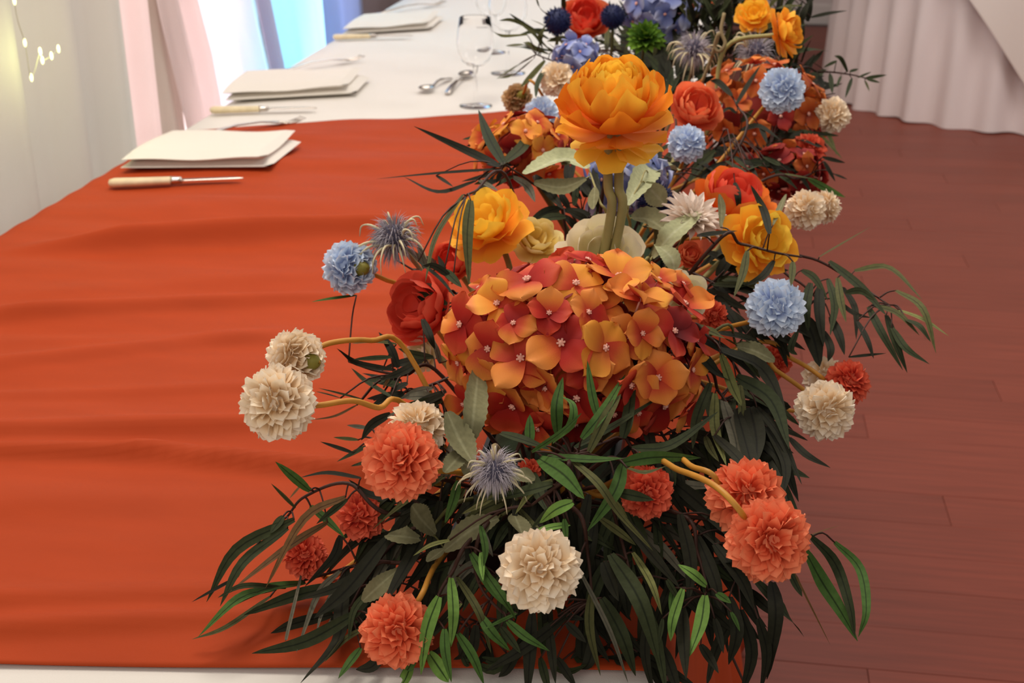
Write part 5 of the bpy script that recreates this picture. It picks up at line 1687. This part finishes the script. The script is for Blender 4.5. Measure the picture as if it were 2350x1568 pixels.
fill('dark willow leaf sprig packed in under the scarlet poppy beside the ochre stems', [(900, 820), (1010, 800), (1040, 980), (930, 960)], (1250, 820), 18, 90, 18, 'kkdx', .05, 59, BODY)
fill('dark willow leaf sprig packed in at the foot of the tall ranunculus stem', [(1290, 420), (1380, 440), (1390, 540), (1260, 520)], (1400, 600), 14, 70, 18, 'kkd', .03, 60, BODY)
fill('dark willow leaf sprig packed in between the coral poppy and the hydrangea', [(950, 560), (1040, 620), (1060, 720), (980, 720)], (1250, 800), 12, 80, 16, 'kdx', .04, 61, BODY)
fill('dark willow leaf sprig packed in under the pale sea holly', [(1040, 1080), (1240, 1060), (1250, 1180), (1060, 1220)], (1250, 900), 22, 120, 24, 'kkdo', .04, 62, BODY)
RB = 'dark sprigs packed into the rear arrangement'
RK = 'blurred dark leaf sprig packed into the body of the rear arrangement'
fill('blurred dark sprig under the blurred amber blooms and sea hollies', [(1540, 0), (1760, 0), (1790, 150), (1600, 190)], (1600, 330), 46, 90, 13, 'kdodk', .1, 71, RB)
fill('blurred dark sprig below the rust hydrangea', [(1640, 280), (1840, 260), (1860, 420), (1680, 420)], (1600, 330), 36, 80, 14, 'kkdk', .06, 72, RB)
fill('blurred dark sprig between the navy thistles and the tall ranunculus', [(1240, 60), (1500, 40), (1500, 180), (1260, 160)], (1420, 250), 40, 90, 13, 'kodo', .12, 73, RB)
fill('blurred dark sprig behind the hanging cream pompon', [(1780, 130), (1880, 150), (1900, 300), (1800, 330)], (1650, 260), 22, 70, 13, 'kkdo', .1, 74, RB)
fill('blurred dark sprig around the orange and maroon hydrangea', [(1100, 290), (1250, 260), (1290, 400), (1120, 430)], (1300, 420), 14, 70, 14, 'kkdo', .12, 75, RB)
fill('blurred dark sprig between the coral peony and the orange poppy', [(1480, 340), (1640, 340), (1640, 430), (1500, 420)], (1450, 500), 18, 70, 15, 'kkd', .12, 76, RB)
fill('blurred dark sprig behind the head of the tall ranunculus', [(1420, 90), (1600, 80), (1610, 200), (1450, 190)], (1520, 300), 36, 90, 13, 'kodk', .14, 77, RB)
fill('blurred dark sprig at the back by the curled pale twig', [(1560, 20), (1860, 10), (1880, 130), (1580, 150)], (1650, 330), 40, 90, 13, 'kodk', .2, 78, RB)
fill('blurred dark sprig standing between the coral peony and the head of the tall ranunculus', [(1460, 130), (1580, 120), (1580, 250), (1480, 250)], (1560, 360), 40, 90, 16, 'kkkd', .06, 79, RB)
fill('blurred dark sprig under the lilac blue hydrangea at the back', [(1420, 20), (1640, 10), (1640, 130), (1440, 130)], (1540, 300), 40, 90, 16, 'kkd', .1, 80, RB)
fill('blurred dark sprig between the rust hydrangea and the amber bloom facing the round table', [(1640, 100), (1860, 120), (1850, 200), (1660, 200)], (1700, 330), 34, 80, 15, 'kkd', .05, 81, RB)
fill('dark willow leaf sprig packed in under the maroon florets of the big hydrangea', [(1420, 960), (1640, 950), (1640, 1080), (1430, 1080)], (1380, 820), 30, 110, 24, 'kkkd', .05, 63, BODY)
fill('dark willow leaf sprig packed in before the hydrangea by the half hidden cream pompon', [(960, 900), (1080, 930), (1080, 1050), (980, 1060)], (1200, 850), 16, 90, 22, 'kkdx', .05, 64, BODY)
